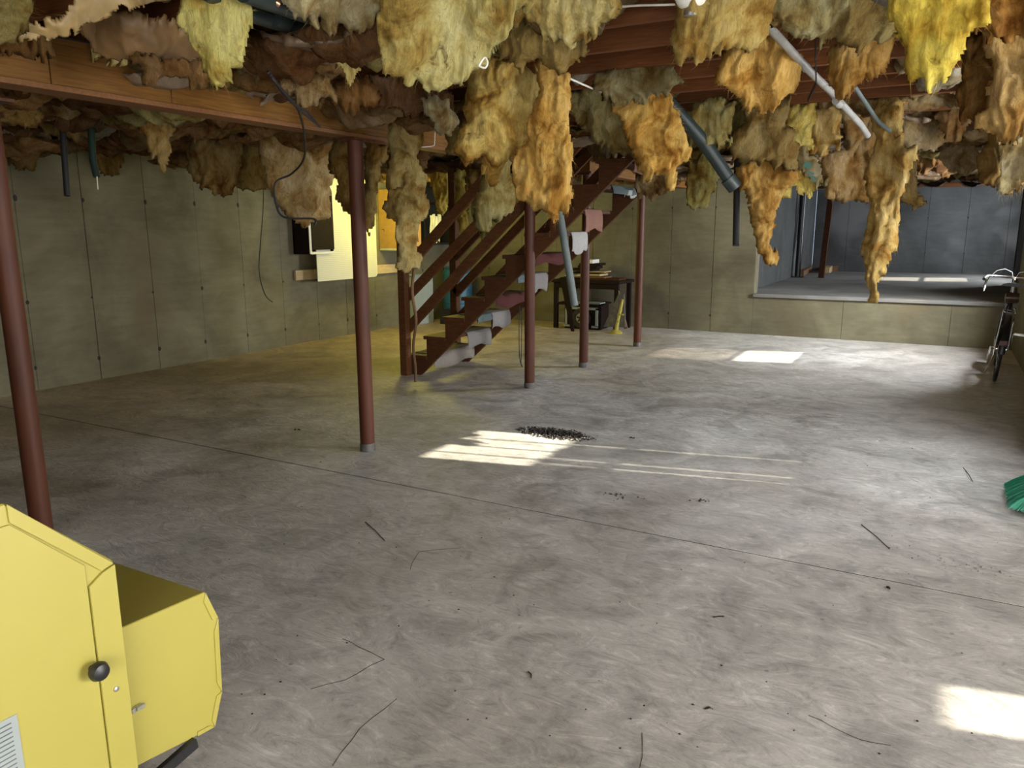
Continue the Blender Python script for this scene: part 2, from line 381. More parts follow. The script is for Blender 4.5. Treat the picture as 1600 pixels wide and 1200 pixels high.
def paneled_wall(name, axis, pos, joints, z0, z1, inward, mat, label=None):
    """poured wall: form-board panels with recessed joints, each panel a child"""
    lo, hi = joints[0], joints[-1]; th = 0.22
    mb = MB()
    if axis == 'x':
        a = pos - inward*0.012; mb.box((min(a, a - inward*th), lo, z0), (max(a, a - inward*th), hi, z1))
    else:
        a = pos - inward*0.012; mb.box((lo, min(a, a - inward*th), z0), (hi, max(a, a - inward*th), z1))
    root = struct(name, mb, M_DARK)
    for i in range(len(joints) - 1):
        j0, j1 = joints[i] + 0.0018, joints[i+1] - 0.0018; off = inward*rnd.uniform(-.003, .003)
        pb = MB(); b0, b1 = sorted((pos + off, pos - inward*0.02))
        if axis == 'x': pb.box((b0, j0, z0), (b1, j1, z1))
        else: pb.box((j0, b0, z0), (j1, b1, z1))
        pb.build('panel', mat, root, bevel=0.0025)
    return root
def ties(root, axis, pos, inward, js, zs):
    me = None
    for j in js:
        for z in zs:
            if rnd.random() < 0.12: continue
            s = rnd.uniform(0.010, 0.019); p = (pos + inward*0.001, j + rnd.uniform(-.01,.01), z) if axis == 'x' else (j + rnd.uniform(-.01,.01), pos + inward*0.001, z)
            if me is None:
                o = MB().lathe([(1.0, 0), (0.8, 0.003), (0.3, 0.004)], (0,0,0), 9, axis).build('tie_hole', M_DARK, root); me = o.data
            else:
                o = bpy.data.objects.new('tie_hole', me); link(o, root)
            o.location = p
            o.scale = (1 if axis == 'x' else s, s if axis == 'x' else 1, s*rnd.uniform(1, 1.8))
LJ = [-2.2, -1.55, -.94, -.33, .28, .89, 1.5, 2.11, 2.72, 3.38, 4.03, 4.665, 5.35, 5.977, 6.6, 7.233, 7.86, 8.449, 9.1, 9.71, 10.32, 10.93, YB]
wl = paneled_wall('wall_left', 'x', XL, LJ, -0.05, 2.3, 1, M_WALL)
ties(wl, 'x', XL + .003, 1, [j for j in LJ if 3 < j < 11], [0.22, 0.84, 1.79])
BJ = [XL, -6.7, -6.07, -5.44, -4.8, -4.157, -3.536, -2.899, -2.30]
wb = paneled_wall('wall_back', 'y', YB, BJ, -0.05, 2.3, -1, M_WALL)
ties(wb, 'y', YB - .003, -1, BJ[1:-1], [0.24, 0.85, 1.8])
# low wall under the alcove floor
ZA = 0.585
wlow = paneled_wall('wall_alcove_front', 'y', YB, [-2.30, -1.1, 0.184, XR + .25], -0.05, ZA - 0.02, -1, M_WALL)
slab = MB().box((-2.30, YB - .035, ZA - .05), (XR + .25, YB + .25, ZA)).box((AX0 - .1, YB + .2, ZA - .05), (2.1, 18.6, ZA))
fa = struct('floor_alcove', slab, M_ALCF, bevel=0.006)
# alcove walls
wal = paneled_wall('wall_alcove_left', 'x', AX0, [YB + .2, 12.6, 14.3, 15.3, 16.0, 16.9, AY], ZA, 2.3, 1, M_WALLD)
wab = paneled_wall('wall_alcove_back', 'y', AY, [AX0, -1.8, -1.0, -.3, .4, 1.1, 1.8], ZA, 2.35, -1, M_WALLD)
ties(wab, 'y', AY - .003, -1, [-1.0, -.3, .4], [1.0, 1.7])
MB().box((AX0 - .1, YB + .001, ZA), (-2.294, YB + .24, 2.3)).build('opening_jamb', M_WALL, wb)
def wall_with_hole(name, x, y0, y1, z0, z1, holes, mat, th=0.25):
    mb = MB(); ys = y0
    for (a, b, c, d) in sorted(holes):
        mb.box((x, ys, z0), (x+th, a, z1)); mb.box((x, a, z0), (x+th, b, c)); mb.box((x, a, d), (x+th, b, z1)); ys = b
    mb.box((x, ys, z0), (x+th, y1, z1)); return struct(name, mb, mat)
W2 = (9.47, 10.43, 1.24, 2.27); W1 = (4.86, 5.72, 0.85, 2.25)
wall_with_hole('wall_right', XR, 4.4, YB + .22, -0.05, 2.3, [W1, W2], M_WALL)
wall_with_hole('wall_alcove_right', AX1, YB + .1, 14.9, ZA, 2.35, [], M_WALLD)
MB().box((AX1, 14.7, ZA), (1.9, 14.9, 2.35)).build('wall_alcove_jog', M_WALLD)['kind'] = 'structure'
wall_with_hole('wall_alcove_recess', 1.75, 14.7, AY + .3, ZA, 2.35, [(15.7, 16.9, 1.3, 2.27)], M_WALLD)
MB().box((XR, 4.4, -.05), (4.2, 4.65, 2.3)).build('wall_jog', M_WALL)['kind'] = 'structure'
wall_with_hole('wall_near_right', 4.0, -2.2, 4.4, -0.05, 2.3, [(1.1, 2.9, 0.05, 2.1), (3.33, 3.66, 0.9, 2.27)], M_WALL)
mb = MB(); mb.box((XL-.2, -2.25, -.05), (-.8, -2.0, 2.3)); mb.box((2.6, -2.25, -.05), (4.25, -2.0, 2.3)); mb.box((-.8, -2.25, -.05), (2.6, -2.0, .7)); mb.box((-.8, -2.25, 2.1), (2.6, -2.0, 2.3))
struct('wall_near', mb, M_WALL)

# windows in the right wall
def window(name, x, hole, bars, parts):
    y0, y1, z0, z1 = hole
    root = MB().box((x+.05, y0, z0), (x+.12, y0+.035, z1)).box((x+.05, y1-.035, z0), (x+.12, y1, z1)).box((x+.05, y0, z0), (x+.12, y1, z0+.035)).box((x+.05, y0, z1-.035), (x+.12, y1, z1)).build(name, M_WHITE)
    root['kind'] = 'structure'
    for b in bars: MB().box((x+.07, y0, b-.018), (x+.10, y1, b+.018)).build('meeting_rail', M_WHITE, root)
    for yy in parts: MB().box((x+.075, yy-.008, z0), (x+.095, yy+.008, z1)).build('glazing_bar', M_WHITE, root)
    zs = [z0] + list(bars) + [z1]
    for i in range(len(zs)-1):
        MB().box((x+.083, y0, zs[i]), (x+.087, y1, zs[i+1])).build('glass_pane', M_GLASSD if (i == 1 and name == 'window_1') else M_GLASS, root)
window('window_1', XR, W2, [1.67], [])
window('window_2', XR, W1, [1.5], [5.06, 5.26, 5.46])
window('window_3', 1.75, (15.7, 16.9, 1.3, 2.27), [1.75], [])
window('window_4', 4.0, (3.33, 3.66, 0.9, 2.27), [1.5], [])
# unseen boards added outside the middle window to block and stripe its sun
blocker = empty('sun_blocker', (2.3, 5.6, -.1), 'unseen boards added outside the right wall to block the sun', 'blocker')
for k in range(16):
    y = 4.55 + k*0.125; MB().box((2.3, y, -.1), (2.32, y + (.112 if k in (5, 6, 9) else .1248), 2.5 + rnd.uniform(-.02, .02))).build('blocker_board', M_STUD, blocker)

# ceiling: joists on top of the beam, subfloor above
ceil = struct('ceiling', MB().box((XL-.2, -2.2, 2.54), (4.3, 4.66, 2.58)).box((XL-.2, 4.66, 2.54), (XR+.27, 14.7, 2.58)).box((AX0-.2, 14.7, 2.54), (2.0, AY + .3, 2.58)), M_JOIST)
JY = []; y = 3.08 + .02 - 13*0.4045
while y < 18.0: JY.append(y); y += 0.4045
for y in JY:
    x0 = XL - .1 if y < YB + .2 else AX0 - .1; x1 = 4.1 if y < 4.5 else XR + .2
    MB().box((x0, y-.02, 2.302), (x1, y+.02, 2.54)).build('joist', M_JOIST, ceil, bevel=.002)
# sill boards over the walls
MB().box((XL-.15, YB, 2.3), (-2.3, YB+.2, 2.54)).build('rim_board', M_JOIST, ceil)
MB().box((XL-.2, -2.2, 2.3), (XL, YB, 2.54)).build('rim_board', M_JOIST, ceil)
MB().box((XR+.02, 4.4, 2.3), (XR+.25, 14.8, 2.54)).box((1.76, 14.8, 2.3), (1.98, 18.2, 2.54)).build('rim_board', M_JOIST, ceil)
MB().box((AX0-.1, AY, 2.3), (2.0, AY+.2, 2.54)).build('rim_board', M_JOIST, ceil)
MB().box((3.95, -2.2, 2.3), (4.25, 4.65, 2.54)).build('rim_board', M_JOIST, ceil)
MB().box((XL-.2, -2.25, 2.3), (4.25, -2.0, 2.54)).build('rim_board', M_JOIST, ceil)
for (x, k) in [(-1.95, 13), (-.75, 14), (-1.3, 12), (.1, 15), (-5.4, 20), (-5.6, 17)]:
    MB().box((x, JY[k]+.02, 2.31), (x+.04, JY[k+1]-.02, 2.53)).build('blocking', M_JOISTE, ceil)

# beam (interrupted at the stairwell)
def beam(y0, y1, label, cuts):
    root = empty('support_beam', (-3.35, (y0+y1)/2, 2.07), label, 'beam')
    ys = [y0] + cuts + [y1]
    for a, b in zip(ys, ys[1:]):
        MB().box((-3.415, a+.002, 2.095), (-3.302 + rnd.uniform(-.003, .003), b-.002, 2.298)).build('beam_plank', M_BEAM, root, bevel=.003)
    MB().box((-3.425, y0, 2.07), (-3.285, y1, 2.094)).build('bottom_plate', M_JOISTE, root, bevel=.002)
    return root
yb1 = onx(78, 100, -3.3).y; yb2 = onx(268, 140, -3.3).y; yb3 = onx(562, 180, -3.3).y
beam(-2.0, 6.36, 'long amber wooden beam carried by the two nearest red posts', [yb1, yb2, yb3])
beam(7.62, YB, 'far wooden beam over the two red posts behind the staircase', [9.4])
wl['label'] = 'grey poured concrete wall with vertical form joints'

# steel posts
PR = 0.049
def post(y, label, x=-3.345, collar=True):
    r = empty('steel_post', (x, y, 0), label, 'post', 'red steel posts under the wooden beam')
    MB().lathe([(PR, 0.05), (PR, 2.055)], (x, y, 0), 28).build('shaft', M_POST, r, smooth=True)
    MB().box((x-.07, y-.09, 2.055), (x+.07, y+.09, 2.068)).build('top_plate', M_POST, r)
    if collar: MB().lathe([(PR+.003, -.01), (PR+.004, .045), (PR, .055)], (x, y, 0), 28).build('collar', M_COLLAR, r, smooth=True)
    return r
post(1.95, 'thick red steel post behind the yellow machine at far left', x=-3.72)
post(3.955, 'red steel post standing left of centre with a dirty grey foot')
post(6.36, 'red steel post in front of the middle of the staircase')
post(7.64, 'red steel post behind the staircase, left of the workbench')
post(9.36, 'farthest red steel post, standing just right of the workbench')

# ------------------------------------------------------------------ staircase
Y0, Y1 = 6.40, 7.36
st = empty('staircase', (-4.6, 6.9, 0), 'open wooden staircase rising to the right with plank handrails', 'staircase')
RUN, RISE, XS = 0.236, 0.2095, -4.83
NS = 12
def stringer(y):
    top = []
    for k in range(1, NS+1):
        xf = XS + RUN*(k-1) + 0.02; z = RISE*k - 0.035
        top += [(xf, max(z - RISE, 0) if k > 1 else 0), (xf, z)]
    xe = XS + RUN*NS + .02
    top += [(xe, RISE*NS - .035)]
    low = [(xe, 0.91*(xe + 4.655)), (-4.655, 0)]
    MB().prism(top + low, (0, y, 0), (1,0,0), (0,0,1), (0,1,0), .04).build('stringer', M_STAIR, st, bevel=.002)
stringer(Y0); stringer(Y1 - .04)
for k in range(1, NS+1):
    xf = XS + RUN*(k-1)
    MB().box((xf - .012, Y0 - .01, RISE*k - .036), (xf + RUN + .022, Y1 + .01, RISE*k)).build('tread', M_STAIR, st, bevel=.003)
# newels and rails
def newel(x, y, z1):
    MB().box((x-.044, y-.044, 0), (x+.044, y+.044, z1)).build('newel_post', M_RAIL, st, bevel=.004)
newel(-4.80, Y0 - .06, 2.29); newel(-4.88, Y1 + .06, 2.5)
def rail(y, za, slope, x0, x1, h=0.10):
    a = Vector((x0, y, za + slope*(x0 + 4.85))); b = Vector((x1, y, za + slope*(x1 + 4.85)))
    MB().bar(a, b, .038, h).build('handrail', M_RAIL, st, bevel=.003)
yn = Y0 - .02
rail(yn, 1.05, .905, -4.80, -3.5); rail(yn, .76, .85, -4.80, -3.0, .095); rail(yn, .43, .915, -4.80, -2.75, .10)
yf = Y1 + .035
rail(yf, 1.19, .90, -4.86, -3.55); rail(yf, .78, .90, -4.86, -3.1); rail(yf, .46, .90, -4.86, -2.8)
# carpet offcuts on the treads, drooping behind them
CC = [carpetmat('beige_carpet', (0.22, 0.19, 0.16)), carpetmat('grey_carpet', (0.20, 0.185, 0.175)), carpetmat('blue_grey_carpet', (0.09, 0.12, 0.12)),
      carpetmat('pink_carpet', (0.26, 0.125, 0.09)), carpetmat('white_carpet', (0.40, 0.39, 0.37)), carpetmat('red_carpet', (0.065, 0.010, 0.008))]
def flap(k, ya, yb, mat, drop, lab, z2=0):
    x = XS + RUN*k; z = RISE*k; mb = MB(); n = 9; pts = []
    prof = [(-.20, .003), (-.02, .003), (.022, -.004), (.034, -.03), (.038, -.07), (.036, -drop*.8), (.028, -drop)]
    vs = []; fs = []
    for i in range(n+1):
        y = ya + (yb - ya)*i/n
        for j, (dx, dz) in enumerate(prof):
            wv = .012*math.sin(i*1.3 + k)*max(0, j-3)/3
            rag = (.05*math.sin(i*.8 + k*2)) * (j == len(prof)-1)
            vs.append((x + dx + wv, y, z + dz + rag*.4 + .001))
    m = len(prof)
    for i in range(n):
        for j in range(m-1): fs.append((i*m+j, i*m+j+1, (i+1)*m+j+1, (i+1)*m+j))
    top = [(v[0] + .006, v[1], v[2] + .005) for v in vs]; N0 = len(vs)
    fs2 = [tuple(q + N0 for q in f[::-1]) for f in fs]
    rim = [(i*m, (i+1)*m) for i in range(n)] + [(i*m+m-1, (i+1)*m+m-1) for i in range(n)] + [(j, j+1) for j in range(m-1)] + [(n*m+j, n*m+j+1) for j in range(m-1)]
    mb.add(vs + top, fs + fs2 + [(a, b, b+N0, a+N0) for a, b in rim])
    o = mb.build('carpet_offcut', mat, st, smooth=True); o['label'] = lab
flap(1, 6.50, 7.30, CC[0], .16, 'beige carpet offcut on the lowest tread')
flap(2, 6.80, 7.28, CC[1], .17, 'grey beige carpet offcut with a rounded tail')
flap(3, 6.62, 6.90, CC[2], .05, 'blue grey carpet offcut')
flap(3, 6.92, 7.30, CC[1], .17, 'grey carpet offcut hanging square behind the tread')
flap(4, 6.60, 7.30, CC[5], .12, 'dark red carpet offcut')
flap(5, 6.62, 6.86, CC[2], .05, 'blue grey carpet offcut')
flap(5, 6.90, 7.28, CC[1], .18, 'pale grey carpet offcut behind the middle tread')
flap(6, 6.55, 7.28, CC[5], .10, 'dark red carpet offcut')
flap(7, 6.85, 7.22, CC[4], .20, 'white carpet offcut curling under the tread')
flap(8, 6.62, 7.02, CC[3], .19, 'pink carpet offcut')
flap(9, 6.7, 7.3, CC[2], .06, 'blue grey carpet offcut near the top')
flap(9, 7.0, 7.3, CC[4], .08, 'white carpet offcut near the top')
flap(10, 6.6, 7.3, CC[3], .12, 'pinkish carpet offcut on the top treads')

# ------------------------------------------------------------------ glass wool batts
def _hash(ix, iy, iz, seed):
    h = (ix.astype(np.int64)*374761393 + iy.astype(np.int64)*668265263 + iz.astype(np.int64)*2147483647 + seed*974634777) & 0xffffffff
    h = ((h ^ (h >> 13))*1274126177) & 0xffffffff
    return ((h ^ (h >> 16)) & 0xffff) / 65535.0*2 - 1
def vnoise(x, y, z=0., seed=0):
    x = np.asarray(x, float); y = np.asarray(y, float); z = np.zeros_like(x) + z
    ix = np.floor(x).astype(int); iy = np.floor(y).astype(int); iz = np.floor(z).astype(int)
    fx, fy, fz = x-ix, y-iy, z-iz
    sx, sy, sz = [t*t*t*(t*(t*6-15)+10) for t in (fx, fy, fz)]
    def c(a, b, d): return _hash(ix+a, iy+b, iz+d, seed)
    r = 0
    for d, wz in ((0, 1-sz), (1, sz)):
        r = r + wz*((1-sy)*((1-sx)*c(0,0,d) + sx*c(1,0,d)) + sy*((1-sx)*c(0,1,d) + sx*c(1,1,d)))
    return r
def fbm(x, y, z, seed, octv=4, gain=.55):
    a = 1.; r = 0.
    for i in range(octv):
        r = r + a*vnoise(x*2**i, y*2**i, z*2**i, seed + i); a *= gain
    return r
def pip_sdf(poly, X, Y):
    """positive inside"""
    d = np.full(X.shape, 1e9); ins = np.zeros(X.shape, bool); n = len(poly)
    for i in range(n):
        ax, ay = poly[i]; bx, by = poly[(i+1) % n]; ex, ey = bx-ax, by-ay
        t = np.clip(((X-ax)*ex + (Y-ay)*ey)/(ex*ex+ey*ey+1e-12), 0, 1)
        d = np.minimum(d, np.hypot(X-ax-t*ex, Y-ay-t*ey))
        cond = ((ay > Y) != (by > Y)) & (X < (bx-ax)*(Y-ay)/(by-ay+1e-12) + ax)
        ins ^= cond
    return np.where(ins, d, -d)
def mesh_np(name, co, faces, mat):
    me = bpy.data.meshes.new(name); nf = len(faces)
    me.vertices.add(len(co)); me.vertices.foreach_set('co', np.asarray(co, np.float32).ravel())
    me.loops.add(nf*4); me.loops.foreach_set('vertex_index', np.asarray(faces, np.int32).ravel())
    me.polygons.add(nf); me.polygons.foreach_set('loop_start', np.arange(0, nf*4, 4, dtype=np.int32))
    me.polygons.foreach_set('loop_total', np.full(nf, 4, np.int32))
    me.polygons.foreach_set('use_smooth', np.ones(nf, bool))
    me.update(calc_edges=True); me.materials.append(mat); return me
def slab_mesh(name, poly, O, U, V, N, thick, cell, seed, mat, rag=.018, lump=.05, crease=.02, fine=.006, soft=.05, bend=.05, grow=0.):
    """thick irregular sheet over a 2D outline; returns mesh object data, rim points and face points (world, relative to O)"""
    P = np.array(poly); x0, y0 = P.min(0) - cell*2 - grow; x1, y1 = P.max(0) + cell*2 + grow
    nx = int((x1-x0)/cell)+1; ny = int((y1-y0)/cell)+1
    gx, gy = np.meshgrid(x0 + np.arange(nx)*cell, y0 + np.arange(ny)*cell, indexing='ij')
    s = pip_sdf(poly, gx, gy) + grow
    low = np.clip(1 - (gy - P[:, 1].min())/(.28*(P[:, 1].max() - P[:, 1].min()) + 1e-6), 0, 1) if abs(N[2]) < .6 else 0
    s = s + rag*(1 + 1.1*low)*(vnoise(gx*9, gy*6, 0, seed) + .8*vnoise(gx*30, gy*8, 0, seed+1) + .55*vnoise(gx*80, gy*20, 0, seed+2))
    ins = s > 0
    q = ins[:-1,:-1] & ins[1:,:-1] & ins[1:,1:] & ins[:-1,1:]
    if q.sum() < 4: return None
    use = np.zeros_like(ins)
    for a in (0, 1):
        for b in (0, 1): use[a:nx-1+a, b:ny-1+b] |= q
    idx = -np.ones(ins.shape, int); idx[use] = np.arange(use.sum()); n = int(use.sum())
    X = gx[use]; Y = gy[use]; S = s[use]
    prof = 1 - np.exp(-np.maximum(S, 0)/soft)
    res = []
    wl = bend*vnoise(X*2.3, Y*1.7, 0, seed+5) + bend*.5*vnoise(X*5, Y*4, 0, seed+6)
    wx = X + .05*vnoise(X*6, Y*6, 0, seed+9); wy = Y + .05*vnoise(X*6, Y*6, 3.3, seed+9)
    for side in (1, -1):
        L = lump*fbm(wx*5, wy*4, side*3.1, seed+11, 3)
        rg = crease*.55*(1 - 2*np.abs(fbm(wx*15, wy*4, side*1.7, seed+13, 3))) + crease*1.1*(1 - 2.4*np.abs(fbm(wx*4.0, wy*2.6, side*7.7, seed+15, 2)))
        fn = fine*fbm(wx*45, wy*30, side*5.3, seed+17, 2)
        h = side*(thick/2*prof) + side*prof*(L*.6 + rg) + side*fn + wl
        jx = .5*cell*vnoise(X*40, Y*40, side*2., seed+21) + .012*vnoise(X*12, Y*12, side*9., seed+22)
        jy = .5*cell*vnoise(X*40, Y*40, side*6., seed+23) + .012*vnoise(X*12, Y*12, side*11., seed+24)
        res.append(np.outer(X+jx, U) + np.outer(Y+jy, V) + np.outer(h, N))
    co = np.vstack(res)
    qi, qj = np.nonzero(q)
    a, b, c, d = idx[qi,qj], idx[qi+1,qj], idx[qi+1,qj+1], idx[qi,qj+1]
    F = [np.stack([a,b,c,d],1), np.stack([d,c,b,a],1)+n]
    qp = np.pad(q, 1)
    for (di, dj, e) in ((-1,0,((0,0),(0,1))), (1,0,((1,1),(1,0))), (0,-1,((1,0),(0,0))), (0,1,((0,1),(1,1)))):
        m = q & ~qp[1+di:1+di+q.shape[0], 1+dj:1+dj+q.shape[1]]
        i, j = np.nonzero(m); p0 = idx[i+e[0][0], j+e[0][1]]; p1 = idx[i+e[1][0], j+e[1][1]]
        F.append(np.stack([p0, p1, p1+n, p0+n], 1))
    F = np.vstack(F)
    rim = np.unique(F[len(qi)*2:, :2]) if len(F) > len(qi)*2 else np.array([0])
    me = mesh_np(name, co, F, mat)
    cen = co[:n].mean(0)
    return me, co[rim], co[:n], cen
def fibres(name, pts, cen, N, n, lmin, lmax, r0, seed, parent, down=0.6, col=None):
    """torn strands standing out from the wool, one joined piece"""
    rg = np.random.RandomState(seed); sel = pts[rg.randint(0, len(pts), n)]
    vs = []; fs = []
    for p in sel:
        d = p - cen; d = d/(np.linalg.norm(d)+1e-6) + rg.normal(0, .55, 3) + np.array([0, 0, -down]) + N*rg.uniform(-.3, .7)
        d /= np.linalg.norm(d); L = rg.uniform(lmin, lmax)*rg.choice([.6, 1, 1, 1.6]); m = 5; r = r0*rg.uniform(.5, 1.3)
        u = np.cross(d, [.3, .5, .8]); u /= np.linalg.norm(u)+1e-9; v = np.cross(d, u)
        c = p - d*.01; kk = rg.normal(0, .5, 3); b0 = len(vs)
        for i in range(m):
            rr = r*(1 - i/(m-.7))
            for t in range(3):
                an = t*2.0944; vs.append(c + (u*math.cos(an) + v*math.sin(an))*rr)
            dd = d + kk*(i/m) + np.array([0,0,-down*.35*i/m]); c = c + dd/np.linalg.norm(dd)*L/m
        for i in range(m-1):
            for t in range(3):
                a = b0+i*3+t; b = b0+i*3+(t+1) % 3; fs.append((a, b, b+3, a+3))
    me = mesh_np(name, np.array(vs), np.array(fs), M_WOOL)
    o = bpy.data.objects.new(name, me); C.objects.link(o); o.parent = parent; o['kind'] = 'stuff'
    o.color = parent.color if col is None else col
    return o

def colr(c, k=1.0): return (c[0]*k, c[1]*k, c[2]*k, 1)
GOLD = (0.78, 0.49, 0.17); AMBER = (0.70, 0.36, 0.09); PALE = (0.74, 0.58, 0.24); CREAM = (0.66, 0.55, 0.30); BROWN = (0.36, 0.20, 0.075)
OLIVE = (0.42, 0.34, 0.12); YEL = (0.85, 0.72, 0.22); TANW = (0.50, 0.35, 0.17); DKBR = (0.22, 0.11, 0.045)
KRAFT = (0.36, 0.24, 0.14); KRAFTP = (0.40, 0.28, 0.18)
_seed = [100]
def hang(label, px, dep, col, yaw=0., tilt=0., thick=.11, attach=True, grow=.018, cell=None, fib=110, group=None, paper=False, lump=.05, crease=.024, bend=.05, rag=.020, name=None, fl_=(.015,.05), fr=.0009, soft=.026):
    """one batt or torn piece: outline met by view rays on an upright (or tilted) plane at its real distance"""
    _seed[0] += 31; seed = _seed[0]
    P = np.array(px, float); cx, cy = P.mean(0); ty = P[:, 1].min()
    if attach:
        tx = P[P[:, 1] < ty + .25*(P[:, 1].max() - ty)][:, 0].mean()
        zt = ond(tx, ty, dep).z; d2 = dep*(2.33 - CAMH)/max(zt - CAMH, .05)
        if zt > 2.36: dep = d2
        elif zt < 2.29:
            if d2 < dep*1.22: dep = d2
            else:                              # a torn neck runs up to the joists
                yt = ty
                while ond(tx, yt, dep).z < 2.33: yt -= 2
                i = int(np.argmin(P[:, 1])); hw = .22*(P[:, 0].max() - P[:, 0].min())
                a_, b_ = (-1, 1) if P[i-1, 0] < P[(i+1) % len(P), 0] else (1, -1)
                px = list(px[:i]) + [(tx + a_*hw, px[i][1] + 3), (tx + a_*hw*1.2, yt), (tx + b_*hw*1.2, yt), (tx + b_*hw, px[i][1] + 3)] + list(px[i+1:])
                P = np.array(px, float)
    O = np.array(ond(cx, cy, dep)); tocam = CAM - O; tocam[2] = 0; tocam /= np.linalg.norm(tocam)
    a = math.radians(yaw); N = np.array([tocam[0]*math.cos(a)-tocam[1]*math.sin(a), tocam[0]*math.sin(a)+tocam[1]*math.cos(a), 0])
    U = np.cross([0, 0, 1.], N); t = math.radians(tilt)      # tilt > 0: the face turns downwards
    N2 = N*math.cos(t) + np.array([0, 0, -1.])*math.sin(t); V = np.cross(N2, U); N = N2
    poly = []
    for x, y in px:
        d = ray(x, y); k = ((O-CAM) @ N)/(d @ N); p = CAM + d*k - O; poly.append((p @ U, p @ V))
    cell = cell or max(.0065, min(.012, dep*.0022))
    mat = M_PAPER if paper else M_WOOL
    if paper: thick, soft, lump, crease, bend = .006, .01, .035, .006, .09
    r = slab_mesh('m', poly, O, U, V, N, thick, cell, seed, mat, rag=rag, lump=lump, crease=crease, soft=soft, bend=bend, fine=.0015 if paper else .006, grow=.004 if paper else grow)
    if r is None: return None
    me, rim, face, cen = r; nm = name or ('torn_facing_paper' if paper else 'insulation_batt')
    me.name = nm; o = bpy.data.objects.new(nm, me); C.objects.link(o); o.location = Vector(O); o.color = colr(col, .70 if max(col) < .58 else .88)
    tag(o, label, 'paper' if paper else 'insulation', group)
    if fib:
        if paper: fib = fib//4
        f = fibres('loose_fibres', rim, cen, N, fib, fl_[0], fl_[1], fr, seed+3, o)
        if not paper: fibres('surface_fuzz', face, cen, N, int(fib*.7), fl_[0]*.5, fl_[1]*.4, fr*.7, seed+4, o, down=.3)
    return o

# --- near row, hanging from the joists above the top of the frame
hang('olive clump of torn glass wool in the top left corner', [(-30,-30),(28,-20),(32,30),(20,50),(8,62),(-4,75),(-30,80)], 2.5, OLIVE, 10, 25)
hang('long tan facing paper swag drooping over the left end of the beam', [(-10,62),(40,72),(75,66),(115,55),(150,32),(190,14),(250,10),(290,-12),(250,-30),(120,-20),(108,20),(70,45),(20,50)], 2.45, (0.50,0.33,0.12), 15, 30, paper=True, fib=60, lump=.03)
hang('yellow green drip of wool hanging down onto the beam', [(292,-20),(386,-20),(390,40),(374,70),(368,92),(352,88),(344,118),(334,126),(328,96),(312,70),(296,40)], 2.5, (0.66,0.54,0.15), -5, 10)
hang('brown rumpled paper between the first two joists at the left', [(120,30),(200,18),(250,30),(300,60),(325,110),(250,125),(215,95),(150,88),(125,60)], 2.75, BROWN, 5, 40, paper=True, fib=60)
hang('small yellow torn facing piece lying on top of the beam', [(146,54),(200,58),(214,70),(195,86),(176,94),(150,84)], 2.72, (0.62,0.47,0.15), 0, 10, paper=True)
hang('pale cream batt fold between the black pipes at the top', [(434,-20),(640,-20),(600,8),(575,28),(545,42),(515,46),(500,20),(462,12)], 2.35, CREAM, 10, 25)
hang('tan torn batt below the black pipes above the beam', [(380,60),(450,62),(520,72),(515,95),(460,108),(440,118),(400,112),(380,100)], 2.95, TANW, 0, 30)
hang('small yellow tipped tuft under the black pipes', [(518,55),(545,60),(556,82),(575,92),(560,102),(552,122),(538,124),(532,105),(520,90)], 2.9, (0.66,0.50,0.16), 0, 10, thick=.05)
hang('large pale yellow batt sagging like a hammock at upper centre', [(590,-20),(845,-20),(800,40),(785,55),(762,78),(748,104),(722,138),(695,150),(678,142),(660,126),(634,112),(608,96),(600,60)], 2.45, (0.68,0.56,0.20), 8, 28, thick=.10, lump=.06, bend=.07)
hang('side of the hammock batt at upper centre, its shade put into the brown', [(560,10),(600,0),(668,20),(690,60),(676,96),(640,70),(600,45),(580,40)], 2.62, BROWN, -25, 20, thick=.06)  # shade on the batt's side is put into the brown colour
hang('pale fluffy batt end right of the hammock batt', [(800,-20),(958,-20),(940,20),(925,48),(914,62),(880,55),(850,40),(815,30),(795,10)], 2.5, (0.74,0.60,0.24), -8, 22, thick=.12)
hang('brown stained batt edge above the middle hanging pair', [(786,30),(850,35),(910,62),(915,78),(895,92),(850,100),(815,100),(780,95),(770,60)], 2.85, (0.54,0.37,0.12), 0, 25)
hang('golden tuft beside the white lamp holder at the top', [(1058,-20),(1210,-20),(1200,30),(1190,55),(1150,62),(1110,80),(1065,84),(1054,60),(1070,20)], 2.75, (0.62,0.44,0.14), 5, 22)
hang('pinkish facing paper flap under the tuft at upper right', [(1050,55),(1130,60),(1190,48),(1240,56),(1230,62),(1170,64),(1110,80),(1070,86)], 2.9, (0.52,0.33,0.15), 0, 40, paper=True)
hang('wide pale grey cream batt draped across the upper right', [(1195,-20),(1420,-20),(1412,30),(1400,40),(1360,50),(1345,72),(1325,70),(1290,55),(1262,48),(1215,30)], 2.3, (0.56,0.47,0.22), 8, 25, thick=.10, lump=.06)
hang('bright lemon yellow batt with a blunt pointed tip at upper right', [(1388,-20),(1530,-20),(1554,22),(1550,34),(1515,50),(1490,72),(1468,90),(1456,116),(1448,126),(1432,124),(1425,104),(1412,60),(1398,20)], 2.15, (0.95,0.73,0.12), -5, 12, thick=.12, lump=.06)
hang('brown orange batt behind the lemon yellow one', [(1520,-20),(1640,-20),(1640,45),(1590,48),(1545,54),(1535,30)], 2.7, (0.60,0.32,0.09), 0, 35)
hang('dark brown batt hanging at the far right edge', [(1516,60),(1640,50),(1640,190),(1600,200),(1560,195),(1520,180),(1498,150),(1508,112)], 2.9, (0.34,0.18,0.05), -10, 8, thick=.14, lump=.06)
hang('pale torn bottom edge of batt at the far right', [(1520,182),(1640,175),(1640,222),(1585,224),(1560,215),(1535,202)], 2.95, (0.66,0.43,0.16), 0, 8, thick=.1)
